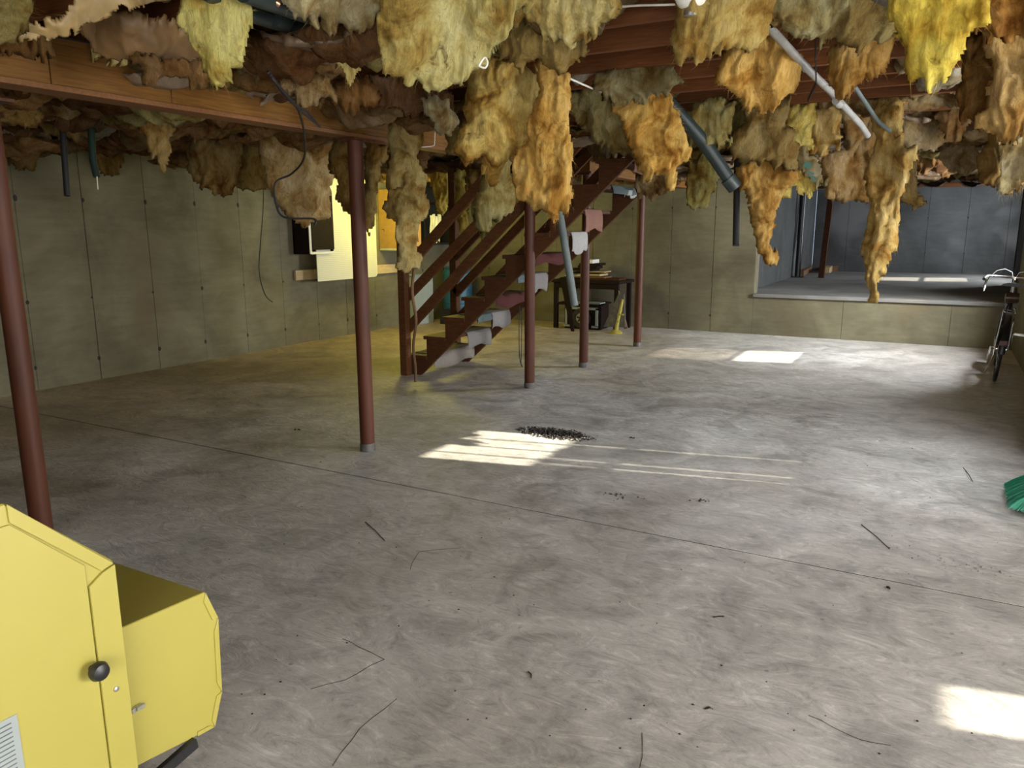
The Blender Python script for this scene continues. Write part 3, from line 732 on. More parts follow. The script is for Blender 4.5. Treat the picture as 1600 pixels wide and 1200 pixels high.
# --- middle distance
hang('brown batt left of the hanging pair in the centre', [(690,168),(730,150),(760,140),(785,170),(790,230),(760,245),(735,238),(712,232),(700,200)], 4.15, (0.42,0.29,0.09), 25, 0, thick=.14)
hang('left batt of the big hanging pair, yellow with a pale foot', [(734,100),(770,92),(812,98),(835,130),(842,170),(836,225),(815,248),(795,240),(782,262),(770,284),(758,268),(752,240),(728,246),(718,228),(735,190)], 3.85, (0.76,0.54,0.16), 15, 0, thick=.13, fib=160, lump=.06, rag=.012, soft=.018)
hang('right batt of the big hanging pair, tallest, golden with a frayed foot', [(838,98),(868,104),(886,115),(886,150),(884,190),(890,240),(884,280),(890,308),(880,322),(868,325),(862,352),(850,330),(836,318),(815,312),(804,285),(806,255),(826,225),(838,180),(846,140)], 3.7, (0.84,0.52,0.14), -5, 0, thick=.13, fib=240, lump=.05, fl_=(.02,.07), rag=.012, soft=.018)
hang('brown speckled wool behind the foot of the big hanging pair', [(752,284),(800,270),(812,300),(800,330),(775,330),(755,350),(748,320)], 4.3, OLIVE, 20, 0, thick=.10)
hang('golden batt with dark stains hanging right of the big pair', [(962,148),(985,138),(1028,134),(1048,150),(1056,175),(1068,210),(1080,238),(1074,250),(1056,262),(1050,292),(1045,268),(1022,272),(1012,280),(1000,262),(988,225),(978,195),(965,175)], 4.0, (0.83,0.52,0.14), 12, 0, thick=.13, fib=200, fl_=(.02,.06), rag=.012, soft=.018)
hang('dusty grey wool sagging just left of the stained golden batt', [(885,150),(930,138),(985,165),(998,210),(985,238),(958,232),(935,210),(905,190)], 4.6, (0.40,0.33,0.14), 0, 15)
hang('grey dust fluff on the joists above the stained golden batt', [(930,115),(970,108),(1050,104),(1060,118),(1035,140),(1000,150),(960,145),(925,135)], 3.95, (0.42,0.35,0.17), 0, 30)
hang('orange golden batt corner pushed out between joists right of centre', [(1136,66),(1180,58),(1215,64),(1248,92),(1240,128),(1222,160),(1205,174),(1186,168),(1150,138),(1128,118),(1132,90)], 3.5, (0.86,0.52,0.14), 10, 15, thick=.14, fib=140)
hang('shredded golden brown batt beside the diagonal white pipe', [(1300,75),(1340,40),(1385,40),(1395,90),(1378,112),(1345,122),(1328,152),(1312,140),(1298,110)], 3.2, (0.66,0.40,0.12), 0, 10, thick=.12, fib=200)
hang('short yellow brown batt below the diagonal white pipe', [(1248,168),(1300,162),(1312,185),(1306,222),(1290,236),(1250,232),(1232,205)], 4.3, (0.70,0.47,0.16), -8, 5, thick=.12)
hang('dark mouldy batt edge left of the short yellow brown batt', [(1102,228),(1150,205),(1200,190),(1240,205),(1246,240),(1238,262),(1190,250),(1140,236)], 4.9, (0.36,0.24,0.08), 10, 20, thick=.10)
hang('long ragged brown batt tapering to a point beside the alcove', [(1160,242),(1240,244),(1248,275),(1222,300),(1214,330),(1206,365),(1202,404),(1196,392),(1182,386),(1174,352),(1178,318),(1160,290),(1152,262)], 5.1, (0.60,0.37,0.11), 8, 0, thick=.11, fib=220)
hang('yellow flap of facing beside the printed paper, light put into its colour', [(1206,310),(1215,290),(1232,262),(1262,270),(1284,284),(1258,302),(1240,298),(1238,312)], 5.3, (0.95,0.74,0.20), 0, 10, thick=.05, fib=80)  # light falling on the flap is put into its bright yellow
pp = hang('curled brown paper with green print above the alcove', [(1232,244),(1262,236),(1280,250),(1288,278),(1268,292),(1248,270)], 5.2, (0.40,0.30,0.12), 0, 0, paper=True, bend=.02, lump=.01, crease=.004)
hang('wide flat brown batt with straight bottom above the alcove opening', [(1286,240),(1360,232),(1420,236),(1400,300),(1362,314),(1320,312),(1294,306),(1284,280)], 5.5, (0.50,0.31,0.12), 5, 0, thick=.12, lump=.03, crease=.012, fib=100, rag=.007, soft=.014)
hang('longest ragged strip of wool reaching down in front of the alcove', [(1362,232),(1428,236),(1418,280),(1402,318),(1396,350),(1398,388),(1388,412),(1384,446),(1378,424),(1368,430),(1362,462),(1354,446),(1346,420),(1350,385),(1360,350),(1364,310),(1358,270)], 5.0, (0.60,0.40,0.13), -10, 0, thick=.10, fib=360, fl_=(.02,.06))
hang('plain brown batt corner right of the longest strip', [(1412,262),(1440,258),(1442,318),(1425,322),(1408,314)], 6.0, (0.36,0.23,0.07), 0, 0, thick=.1, fib=40)
hang('square brown batt end hanging at the right above the bicycle', [(1536,222),(1585,225),(1578,280),(1562,290),(1530,284),(1528,250)], 4.4, (0.34,0.20,0.06), -10, 0, thick=.12, fib=60, rag=.007, soft=.014)
hang('white frayed tangle of wool at the right edge', [(1572,232),(1640,222),(1640,262),(1598,272),(1590,290),(1576,306),(1556,302),(1562,278)], 4.2, (0.62,0.50,0.26), 0, 0, thick=.06, fib=420, fl_=(.03,.07))
hang('faint yellow olive batt hanging on the back wall side', [(1078,252),(1130,246),(1126,280),(1104,318),(1086,322),(1076,300)], 6.3, (0.46,0.37,0.11), 0, 0, thick=.08, fib=90)
hang('brown dark batt corner beside the alcove opening top', [(1418,300),(1405,270),(1425,268)], 6.2, BROWN, 0, 0, thick=.05, fib=0)
# --- beyond the beam on the left
hang('gold batt remnant with a ragged point, left of the beam middle', [(160,158),(268,168),(272,200),(262,215),(264,240),(250,272),(242,250),(234,232),(232,212),(205,196),(176,172)], 5.3, (0.55,0.35,0.11), 0, 0, thick=.09, fib=140)
hang('crumpled brown batt between the point and the plain batts', [(298,215),(340,198),(372,196),(376,240),(370,268),(352,302),(340,300),(312,290),(296,272)], 5.6, (0.42,0.27,0.09), 0, 0, thick=.10)
hang('plain olive brown batt with a straight lower edge', [(364,212),(392,206),(418,216),(424,292),(398,296),(364,292)], 5.9, (0.40,0.26,0.07), 0, 0, thick=.10, lump=.02, crease=.008, fib=40, rag=.007, soft=.014)
hang('large square hanging batt with a black cable looped before it', [(404,196),(440,192),(516,208),(520,262),(515,300),(516,338),(488,342),(476,352),(455,338),(438,322),(418,286),(410,240)], 5.3, (0.66,0.46,0.20), 6, 0, thick=.12, lump=.03, crease=.012, fib=120, rag=.007, soft=.014)
hang('narrow ragged batt just left of the centre post', [(520,212),(545,216),(548,330),(540,348),(530,325),(526,280),(518,262)], 5.6, (0.40,0.25,0.07), 0, 0, thick=.08)
hang('brown batt hanging just right of the centre post', [(560,222),(606,226),(600,268),(592,284),(588,330),(574,362),(564,350)], 5.4, (0.44,0.29,0.09), 0, 0, thick=.09)
hang('pale fluffy batt strip above the stair newel', [(604,228),(645,230),(650,262),(652,310),(646,344),(630,346),(614,342),(602,322),(598,272)], 5.0, (0.58,0.43,0.16), 0, 0, thick=.09, fib=130)
hang('twisted torn end of wool dangling before the stair rails', [(618,300),(652,290),(666,318),(660,340),(648,350),(652,380),(660,404),(652,418),(640,412),(634,430),(628,415),(634,385),(626,350)], 4.95, (0.60,0.45,0.17), 10, 0, thick=.05, fib=160, fl_=(.02,.05))
hang('thin batt hanging behind the staircase rails, yellow light put into its colour', [(668,250),(700,252),(704,300),(700,330),(692,342),(684,320),(674,290)], 8.6, (0.78,0.58,0.11), 0, 0, thick=.08, fib=60)  # yellow light on this batt is put into its own colour
hang('yellow tipped wool tail between the stair rails', [(712,290),(726,300),(728,345),(724,366),(718,358),(712,330)], 8.3, (0.62,0.47,0.10), 0, 0, thick=.05, fib=60)
hang('dark olive batt hanging above the stair rails', [(738,300),(772,292),(790,310),(775,350),(755,372),(748,350),(740,330)], 7.5, (0.40,0.32,0.08), 0, 0, thick=.08, fib=60)
hang('brown batt over the stairwell behind the newel', [(706,240),(765,250),(770,285),(745,300),(722,300),(708,280)], 7.9, (0.38,0.25,0.07), 0, 0, thick=.1, fib=40)
hang('clump of brown wool behind the beam above the leftmost post', [(-5,140),(48,146),(60,175),(46,200),(20,196),(-5,190)], 5.5, (0.46,0.29,0.09), 0, 10)
hang('dark square batt hanging low at the left wall', [(12,214),(62,216),(62,240),(46,264),(30,262),(14,256)], 6.6, (0.26,0.16,0.05), 0, 0, thick=.08, fib=50, rag=.007, soft=.014)
hang('little brown batt patch beside the green strap at the left wall', [(150,222),(184,226),(188,250),(180,270),(160,266),(148,246)], 6.9, (0.36,0.22,0.06), 0, 0, thick=.07, fib=50)
hang('frayed brown wool behind the leftmost straps', [(60,175),(120,185),(150,205),(120,222),(80,215),(56,200)], 6.3, (0.36,0.22,0.07), 0, 20)
# --- wool resting over the beam
OB = [('tan wool lump over the top of the beam, left of the cable', [(430,112),(500,118),(512,142),(480,150),(450,150),(432,138)], 3.35, TANW),
      ('brown wool lump over the top of the beam, right of the cable', [(505,130),(570,125),(590,150),(560,168),(520,165),(508,150)], 3.7, BROWN),
      ('dark brown wool lump over the beam above the centre post', [(580,120),(660,125),(700,150),(700,185),(650,178),(600,170),(585,150)], 4.0, DKBR),
      ('cream torn tuft hanging at the right end of the beam', [(655,150),(690,160),(704,185),(700,205),(690,200),(686,180),(668,175)], 4.1, CREAM),
      ('brown fluff over the beam near the yellow piece', [(205,92),(270,85),(320,100),(345,120),(300,124),(240,115)], 3.0, BROWN),
      ('ragged brown wool at the left end of the beam', [(0,45),(50,50),(70,70),(40,80),(0,72)], 2.8, BROWN)]
for l, p, d, c in OB: hang(l, p, d, c, 0, 20, thick=.10, fib=90, attach=False)

# --- batts still lying between the joists, sagging, and their facing paper
def bay(k, xa, xb, zc, col, paper=False, fib=50):
    _seed[0] += 17; seed = _seed[0]; r = random.Random(seed)
    ya, yb = JY[k] + .02, JY[k+1] - .02
    O = np.array([(xa+xb)/2, (ya+yb)/2, zc]); L = (xb-xa)/2; Wd = (yb-ya)/2 + (.015 if paper else 0)
    n = 5; poly = [(-L + 2*L*i/n, -Wd*r.uniform(.85, 1.05)) for i in range(n+1)] + [(L - 2*L*i/n + r.uniform(-.05,.05), Wd*r.uniform(.85, 1.05)) for i in range(n+1)]
    tx = r.uniform(-.10, .10); ty = r.uniform(-.18, .18)
    U = _nrm(np.array([1, 0, tx])); V = np.array([0, 1, ty]); V = _nrm(V - U*(V @ U)); N = -np.cross(U, V)
    res = slab_mesh('m', poly, O, U, V, N, .006 if paper else .10, .024 if ya > 6 else .018, seed, M_PAPER if paper else M_WOOL, rag=.02, lump=.04 if paper else .09, crease=.006 if paper else .035, soft=.01 if paper else .06, bend=.10 if paper else .05, fine=.002 if paper else .008)
    if res is None: return
    me, rim, face, cen = res; nm = 'facing_paper' if paper else 'ceiling_batt'; me.name = nm
    o = bpy.data.objects.new(nm, me); C.objects.link(o); o.location = Vector(O); o.color = colr(col, r.uniform(.5, .9))
    cn = {BROWN:'brown', TANW:'tan', OLIVE:'olive', AMBER:'amber'}.get(col, 'dusty'); dist = 'nearest' if ya < 4.2 else 'middle' if ya < 7 else 'far' if ya < YB else 'alcove'
    sd_ = 'beyond the beam' if O[0] < -3.4 else 'left of the open bays' if O[0] < -2.3 else 'at the centre' if O[0] < -.6 else 'towards the right wall'
    if paper: tag(o, 'brown facing paper sagging under the %s joists %s' % (dist, sd_), 'paper', 'loose facing papers under the joists')
    else: tag(o, '%s batt tucked between the %s joists %s' % (cn, dist, sd_), 'insulation', 'batts still between the ceiling joists')
    if fib: fibres('loose_fibres', face, cen, np.array([0,0,-1.]), fib, .02, .07, .0016, seed+1, o, down=.8)
rb = random.Random(42)
cols = [BROWN, TANW, OLIVE, DKBR, (0.5,0.36,0.2), (0.45,0.38,0.25)]
for k in range(11, len(JY)-1):
    ym = JY[k] + .2
    if ym > 15: break
    lo = XL + .05 if ym < YB else AX0 + .1
    x = lo + rb.uniform(0, .4)
    # only the stretch of each bay that the photograph takes in
    while x < XR - .2:
        L = rb.uniform(.6, 1.5); xb_ = min(x + L, XR - .02)
        clear = (-2.45 < (x+xb_)/2 < -.25 and 2.9 < ym < 5.5)            # the cleaned out bays right of centre
        stairs_ = (-4.2 < xb_ and x < -2.0 and Y0 - .1 < ym < Y1 + .1)
        inview = (x + xb_)/2 > -2.0*ym - .2 and (x + xb_)/2 < .12*ym + .6
        if inview and not clear and not stairs_:
            if rb.random() < (.95 if x < -2.4 or ym > 7 else .6): bay(k, x, xb_, (2.31 if x < -2.4 else 2.33) + rb.uniform(-.06, .04), rb.choice(cols))
            if x < -3.5 and rb.random() < .8: bay(k, x + rb.uniform(-.2,.2), xb_ + .1, 2.25 + rb.uniform(-.04, .03), rb.choice([BROWN, DKBR, BROWN, (0.30,0.19,0.08)]))
            if rb.random() < (.5 if x < -2.4 or ym > 6 else .3): bay(k, x + rb.uniform(0,.2), xb_, 2.285 + rb.uniform(-.05, .01), rb.choice([KRAFT, KRAFTP, (0.34,0.25,0.17)]), True, 10)
        elif clear and rb.random() < .6: bay(k, x, min(xb_, x+.7), 2.44, (0.36,0.30,0.22), False, 20)
        x = xb_ + rb.uniform(.02, .3)
# torn tufts dropping from the ceiling in the middle distance and beyond
tl = random.Random(5)
SP = [(1020,285,6.5,'right of the stained golden batt'),(1445,250,7,'over the alcove opening, left of its middle'),(1480,262,8,'over the middle of the alcove opening'),(1500,240,6,'above the alcove, right of the longest strip'),(1330,205,5.6,'behind the short yellow brown batt'),(1400,215,5.4,'just above the longest ragged strip'),(1450,205,5.0,'beside the top of the longest strip'),(1490,190,4.6,'left of the dark far right batt'),(1160,190,5.2,'right of the drain pipe top'),(1110,190,5.6,'left of the drain pipe bend'),(230,190,6.2,'right of the gold pointed remnant'),(300,200,6.4,'over the crumpled brown batt'),(350,180,6,'above the plain olive batt'),(470,205,6.8,'behind the square hanging batt'),(540,215,7,'behind the top of the centre post'),(640,240,6.4,'above the stair newel'),(720,262,8.6,'over the stair rails'),(90,150,5.4,'behind the leftmost post'),(1060,220,6.6,'right of the stained batt, near the drain pipe'),(1205,215,6,'left of the printed paper'),(1345,240,7.5,'over the wide flat batt'),(940,225,7.2,'above the top of the stairs')]
for (x, y, d, where) in SP:
    n = 9; s = 30*5/d*tl.uniform(.8, 1.5); asp = tl.uniform(.5, .9)
    poly = [(x + s*math.cos(6.283*i/n)*tl.uniform(.7,1.25), y + s*asp*math.sin(6.283*i/n)*tl.uniform(.6,1.3)) for i in range(n)]
    hang('small torn tuft of wool ' + where, poly, d, tl.choice([BROWN, TANW, OLIVE]), tl.uniform(-20, 20), tl.uniform(5, 40), thick=.09, fib=60, group='small torn tufts under the far joists', name='wool_tuft')

# ------------------------------------------------------------------ pipes, straps and cords under the ceiling
def thing(mb, name, label, cat, mat, group=None, smooth=True, bevel=0, base=None):
    o = mb.build(name, mat, None, smooth=smooth, bevel=bevel, base=base); return tag(o, label, cat, group)
def pipe(label, pts, r, mat, name='drain_pipe', n=16, group=None, coup=None):
    root = thing(MB().tube(pts, r, n), name, label, 'pipe', mat, group)
    for q in (coup or []):
        a = Vector(pts[0]).lerp(Vector(pts[-1]), q); d = (Vector(pts[-1]) - Vector(pts[0])).normalized()
        MB().tube([a - d*.04, a + d*.04], r*1.16, n).build('coupling', mat, root, smooth=True)
    return root
def run_y(px0, px1, z):       # a pipe parallel to the beam at height z passing two seen points
    a = onz(*px0, z); b = onz(*px1, z); return a, b
a, b = ond(330, -12, 2.35), ond(520, 54, 3.0)
p1 = pipe('dark lower drain pipe slung beside the lettered one, upper left', [ond(322,-16,2.5), ond(385,18,2.75), ond(515,58,3.2), ond(540,70,3.35)], .034, M_ABS, coup=[.45])
a2, b2 = ond(380, -14, 2.5), ond(640, 76, 3.5)
p2 = pipe('dark drain pipe with white printed lettering between the joists', [a2, b2], .036, M_ABS, coup=[.52])
def text_on(txt, size, loc, xdir, ydir, mat, parent, name='lettering'):
    cu = bpy.data.curves.new(name, 'FONT'); cu.body = txt; cu.size = size; cu.extrude = 0.0004; cu.space_character = 1.1
    o = bpy.data.objects.new(name, cu); C.objects.link(o)
    x = Vector(xdir).normalized(); y = Vector(ydir); y = (y - x*y.dot(x)).normalized(); z = x.cross(y)
    m = Matrix(((x.x,y.x,z.x,loc[0]),(x.y,y.y,z.y,loc[1]),(x.z,y.z,z.z,loc[2]),(0,0,0,1)))
    o.data.materials.append(mat); o.matrix_world = m
    bpy.context.view_layer.update()
    me = bpy.data.meshes.new_from_object(o.evaluated_get(bpy.context.evaluated_depsgraph_get()))
    bpy.data.objects.remove(o); o2 = bpy.data.objects.new(name, me); C.objects.link(o2); o2.matrix_world = m
    o2.parent = parent
    if parent is not None: o2.matrix_parent_inverse = Matrix.Translation(parent.location).inverted()
    return o2
dpipe = (b2 - a2).normalized()
for q, txt in ((.36, 'ABS-DWV 3"'), (.70, 'ABS-DWV 3" SCH 40')):
    c = a2.lerp(b2, q); tc_ = (Vector(CAM) - c); tc_ -= dpipe*tc_.dot(dpipe); tc_.normalize()
    text_on(txt, .026, c + tc_*.0368 + Vector((0,0,0)) - dpipe*.08, dpipe, Vector((0,0,1)), M_PRINTW, p2)
pipe('short copper pipe stub beside the black drain pipes', [ond(392,-14,2.55), ond(436,6,2.62)], .012, M_COPPER, 'copper_pipe')
pipe('dark grey drain pipe descending steeply right of the staircase', [ond(1035,150,4.7), ond(1072,190,4.75), ond(1100,222,4.8), ond(1146,290,4.85)], .041, M_ABS, coup=[.97])
pipe('straight black hanging pipe with an open lower end left of the alcove', [ond(1153,205,5.3), ond(1150,384,5.3)], .024, M_CORD, 'hanging_pipe')
pipe('grey steel pipe hanging aslant before the stairs, nearer and longer', [ond(846,150,5.0), ond(872,318,5.0), ond(898,478,5.0)], .025, M_PIPEG, 'hanging_pipe', coup=None)
thing(MB().prism([(0,0),(.14,-.03),(.24,-.78),(.19,-.78)], ony(875,436,10.3), (1,0,0), (0,0,1), (0,1,0), .02), 'metal_angle', 'dark tapering metal piece leaning against the left end of the workbench', 'scrap', M_BROWN)
wp = [ond(1190,30,2.9), ond(1262,108,3.4), ond(1295,140,3.85), ond(1346,196,4.4), ond(1356,212,4.5)]
pipe('white and grey conduit running diagonally through the wool at upper right', wp, .017, M_PVC, 'conduit_pipe', coup=[.3, .62])
pipe('thin grey conduit crossing right of the white one', [ond(1335,135,4.2), ond(1372,190,4.6), ond(1400,212,4.9)], .012, M_PIPEG, 'conduit_pipe')
def strap(label, pts, w_, mat, name='hanging_strap', t=.004):
    mb = MB()
    for p, q in zip(pts, pts[1:]): mb.bar(p, q, w_, t, up=(1, .3, 0))
    return thing(mb, name, label, 'strap', mat, smooth=False)
def cord(label, pts, r, mat, name='cable', sm=6, cat='cable'):
    P = [Vector(p) for p in pts]; Q = []
    for i in range(len(P)-1):
        p0 = P[max(i-1,0)]; p1 = P[i]; p2 = P[i+1]; p3 = P[min(i+2, len(P)-1)]
        for k in range(sm):
            t = k/sm; Q.append(.5*((2*p1) + (p2-p0)*t + (2*p0-5*p1+4*p2-p3)*t*t + (3*p1-p0-3*p2+p3)*t**3))
    Q.append(P[-1]); return thing(MB().tube(Q, r, 6), name, label, cat, mat)
D = ond
pipe('black hanging pipe at far left in front of the wall', [D(88,140,5.4), D(97,190,5.4), D(105,306,5.4)], .021, M_CORD, 'hanging_pipe')
pipe('dark green hanging pipe right of the black one at far left', [D(137,150,5.4), D(142,200,5.4), D(145,250,5.4), D(151,276,5.4)], .024, simple('dark_green_pipe', (0.012,0.03,0.02), .5), 'hanging_pipe')
pipe('thin pale wire end below the dark green pipe', [D(151,270,5.4), D(153,296,5.4)], .004, M_WCORD, 'wire')
strap('short dark strap under the left part of the beam', [D(262,166,5.2), D(270,202,5.2)], .018, M_CORD)
strap('black strap hanging in front of the diagonal white pipe', [D(1274,20,3.2), D(1275,130,3.3), D(1262,158,3.4)], .02, M_CORD)
cord('black cable hanging from the beam and looping round the square batt', [D(418,112,2.9), D(440,140,3.0), D(466,172,3.4), D(476,215,4.0), D(474,250,4.6), D(455,272,4.8), D(430,286,4.8), D(432,322,4.8), D(446,340,4.8), D(490,342,4.8), D(492,352,4.8)], .0065, M_CORD)
cord('short black cable end draped across the face of the beam', [D(420,114,2.9), D(446,150,3.15), D(478,180,3.4), D(500,198,3.6)], .005, M_CORD)
cord('second short black cable loop beside the first on the beam face', [D(424,118,2.9), D(456,160,3.2), D(480,175,3.4), D(494,192,3.6)], .005, M_CORD)
cord('thin black cord dangling against the left wall', [onx(412,282,-7.1), onx(411,330,-7.1), onx(407,380,-7.15), onx(405,425,-7.2), onx(414,460,-7.25), onx(426,472,-7.3)], .006, M_CORD, cat='cord')
pts = [Vector((-3.285, y_, 2.285 + .006*math.sin(y_*9) - (.02 if 3.6 < y_ < 4.4 else 0))) for y_ in np.arange(2.0, 5.2, .2)]
cord('black wire stapled along the top of the beam', pts, .004, M_CORD, 'wire', 2)
cord('bent white wire on the right end of the beam', [onx(658,230,-3.27), onx(676,228,-3.27), onx(679,224,-3.27), onx(680,204,-3.27), onx(683,201,-3.27), onx(706,205,-3.27), onx(712,206,-3.27)], .003, M_WCORD, 'wire', 3)
cord('white cable stapled across the joists at top centre', [D(925,14,2.95), D(990,9,2.9), D(1020,8,2.85), D(1062,7,2.8)], .004, M_WCORD)
cord('pale wire crossing the gap left of the stained golden batt', [D(884,120,3.8), D(925,138,3.95), D(965,153,4.1)], .005, M_WCORD, 'wire', 3)
cord('long strip of torn facing hanging to the floor beside the newel post', [D(648,415,6.0), D(644,455,6.3), D(650,500,6.6), D(646,540,6.9), D(649,575,7.25), D(649,596,7.38)], .013, M_STUD, 'paper_strip', 5, 'paper')
cord('thin black cord loop hanging under the stairs left of the middle post', [D(812,478,7.5), D(811,520,7.5), D(812,560,7.5), D(816,572,7.5)], .004, M_CORD, cat='cord')
cord('second thin cord under the stairs, the longer one', [D(815,480,7.5), D(815,540,7.5), D(814,568,7.5), D(817,573,7.5)], .004, M_CORD, cat='cord')
cord('small white clip of wire on the hammock batt', [D(748,104,2.4), D(752,96,2.4), D(758,90,2.4), D(762,98,2.4), D(758,106,2.4), D(750,104,2.4)], .003, M_WCORD, 'wire', 3)
# porcelain lamp holder
lh = onz(1080, -6, 2.29)
t = empty('lamp_holder', (lh.x, lh.y, 2.3), 'round white porcelain lamp holder on a joist at the top edge', 'lamp')
MB().lathe([(.058, 2.302), (.058, 2.285), (.045, 2.262), (.03, 2.25)], (lh.x, lh.y, 0), 24).build('base', M_WHITE, t, smooth=True)
MB().lathe([(.024, 2.252), (.024, 2.225), (.02, 2.222)], (lh.x, lh.y, 0), 20).build('socket', M_STEEL, t, smooth=True)
# the yellow work lamp by the left wall
LP = Vector((-6.30, 8.75, 2.06))
t = empty('work_lamp', (LP.x, LP.y, 2.3), 'lit yellow bulb hanging over the pegboard corner', 'lamp')
em, nt, N, L, B = newmat('lit_bulb'); B.inputs['Emission Color'].default_value = (1, .86, .30, 1); B.inputs['Emission Strength'].default_value = 25; B.inputs['Base Color'].default_value = (1,.9,.5,1)
MB().lathe([(.012, .05), (.03, .02), (.034, -.005), (.026, -.03), (.008, -.045)], LP, 16).build('bulb', em, t, smooth=True)
MB().lathe([(.018, .11), (.018, .05)], LP, 14).build('socket', M_BLACK, t); MB().tube([LP + Vector((0,0,.11)), (LP.x, LP.y, 2.32)], .004, 6).build('cord', M_CORD, t)
pl = bpy.data.lights.new('work_lamp_light', 'POINT'); pl.energy = 62; pl.color = (1.0, .90, .15); pl.shadow_soft_size = .34
o = bpy.data.objects.new('work_lamp_light', pl); C.objects.link(o); o.location = LP + Vector((0, 0, -.09))

# ------------------------------------------------------------------ left wall furniture
XF = -7.12
c0, c1 = ony(455,395,7.46), ony(487,395,7.46); yc2 = onx(523,390,XF).y
t = empty('wall_cabinet', (-7.27, 7.8, 1.2), 'dark brown wall cabinet left of the white pegboard', 'cabinet')
MB().box((XL+.003, 7.46, 1.185), (XF-.02, 7.49, 2.02)).box((XL+.003, yc2-.03, 1.185), (XF-.02, yc2, 2.02)).box((XL+.003, 7.46, 2.0), (XF-.02, yc2, 2.03)).box((XL+.003, 7.46, 1.185), (XL+.02, yc2, 2.02)).build('carcass', M_BROWN, t)
MB().box((XL+.02, 7.49, 1.185), (XF-.015, yc2, 1.215)).build('shelf', M_WHITE, t)
MB().box((XF-.02, 7.50, 1.24), (XF, yc2+.0, 2.0)).build('door', M_BROWN, t, bevel=.004)
MB().box((XF-.022, 7.462, 1.19), (XF-.012, 7.50, 2.0)).build('face_frame', M_WHITE, t)
XP = -7.17
pa, pb = onx(497,440,XP), onx(590,430,XP)
t = empty('pegboard', (XP, (pa.y+pb.y)/2, pa.z), 'white pegboard hanging on the left wall, glowing in yellow lamp light', 'board')
r_ = .05; z0, z1, ya, yb = pa.z, 2.28, pa.y, pb.y
MB().prism([(ya, z0), (yb-r_, z0), (yb-.015, z0+.015), (yb, z0+r_), (yb, z1), (ya, z1)], (XP, 0, 0), (0,1,0), (0,0,1), (-1,0,0), .012).build('board', M_PEG, t)
MB().box((XL+.003, ya+.1, 1.5), (XP-.012, ya+.14, 1.58)).box((XL+.003, yb-.14, 1.5), (XP-.012, yb-.1, 1.58)).build('spacer', M_STUD, t)
mb = MB()
for i in range(int((yb-ya)/.0254)-1):
    for j in range(int((z1-z0)/.0254)-1):
        y_, z_ = ya + .025 + i*.0254, z0 + .025 + j*.0254
        mb.add([(XP+.0006, y_-.003, z_-.003), (XP+.0006, y_+.003, z_-.003), (XP+.0006, y_+.003, z_+.003), (XP+.0006, y_-.003, z_+.003)], [(0,1,2,3)])
tag(mb.build('peg_holes', M_STUD, t), kind='stuff')
for y_, z_ in ((8.35, 1.62), (8.55, 1.6), (8.42, 1.25), (9.0, 1.5)):
    MB().tube([(XP, y_, z_), (XP+.03, y_, z_), (XP+.035, y_, z_-.03)], .004, 6).build('hook', M_CORD, t)
yt = 9.24
t = empty('wall_cabinet', (-7.27, 9.5, 1.2), 'tan wall cabinet with white underside, right of the pegboard', 'cabinet')
MB().box((XL+.003, yt, 1.22), (-7.08, yt+.02, 2.08)).build('side_panel', M_TAN, t)
MB().box((XL+.003, yt+.02, 1.22), (-7.10, 9.86, 2.08)).build('carcass', M_BROWN, t); MB().box((XL+.003, yt, 1.19), (-7.08, 9.88, 1.22)).build('bottom_panel', M_WHITE, t)
MB().box((-7.10, yt+.03, 1.24), (-7.08, 9.84, 2.06)).build('door', M_TAN, t, bevel=.004)
t = empty('wall_cupboard', (-7.3, 10.4, 1.6), 'nearly black open cupboard at the corner end of the left wall', 'cabinet')
MB().box((XL+.003, 10.02, 1.25), (-7.14, 10.05, 2.28)).box((XL+.003, 10.72, 1.25), (-7.14, 10.75, 2.28)).box((XL+.003, 10.05, 1.25), (XL+.02, 10.72, 2.28)).box((XL+.003, 10.05, 1.25), (-7.14, 10.72, 1.28)).box((XL+.003, 10.05, 2.25), (-7.14, 10.72, 2.28)).build('carcass', M_BLACK, t)
MB().box((XL+.02, 10.05, 1.9), (-7.15, 10.72, 1.92)).build('shelf', M_BROWN, t)
mb = MB(); cl0 = Vector((-7.10, 10.12, 0)); vs = []; fs = []
for i in range(17):
    for j in range(9):
        vs.append((-7.10 + .018*math.sin(i*1.5) + .01*math.sin(j), 10.12 + .33*i/16*(1-.25*j/8), 1.72 - .42*j/8 - .02*math.sin(i*.9)))
for i in range(16):
    for j in range(8): fs.append((i*9+j, (i+1)*9+j, (i+1)*9+j+1, i*9+j+1))
n0 = len(vs); vs += [(v[0]-.006, v[1], v[2]) for v in vs]; fs += [tuple(q+n0 for q in f[::-1]) for f in fs]
mb.add(vs, fs); thing(mb, 'draped_cloth', 'pale yellow cloth draped from the nearly black cupboard', 'cloth', M_CLOTHY)
t = thing(MB().box((XL+.003, 7.43, .845), (XL+.045, 9.80, .975)), 'wooden_cleat', 'narrow wooden board fixed along the left wall under the pegboard', 'board', M_PLANK, smooth=False, bevel=.003)
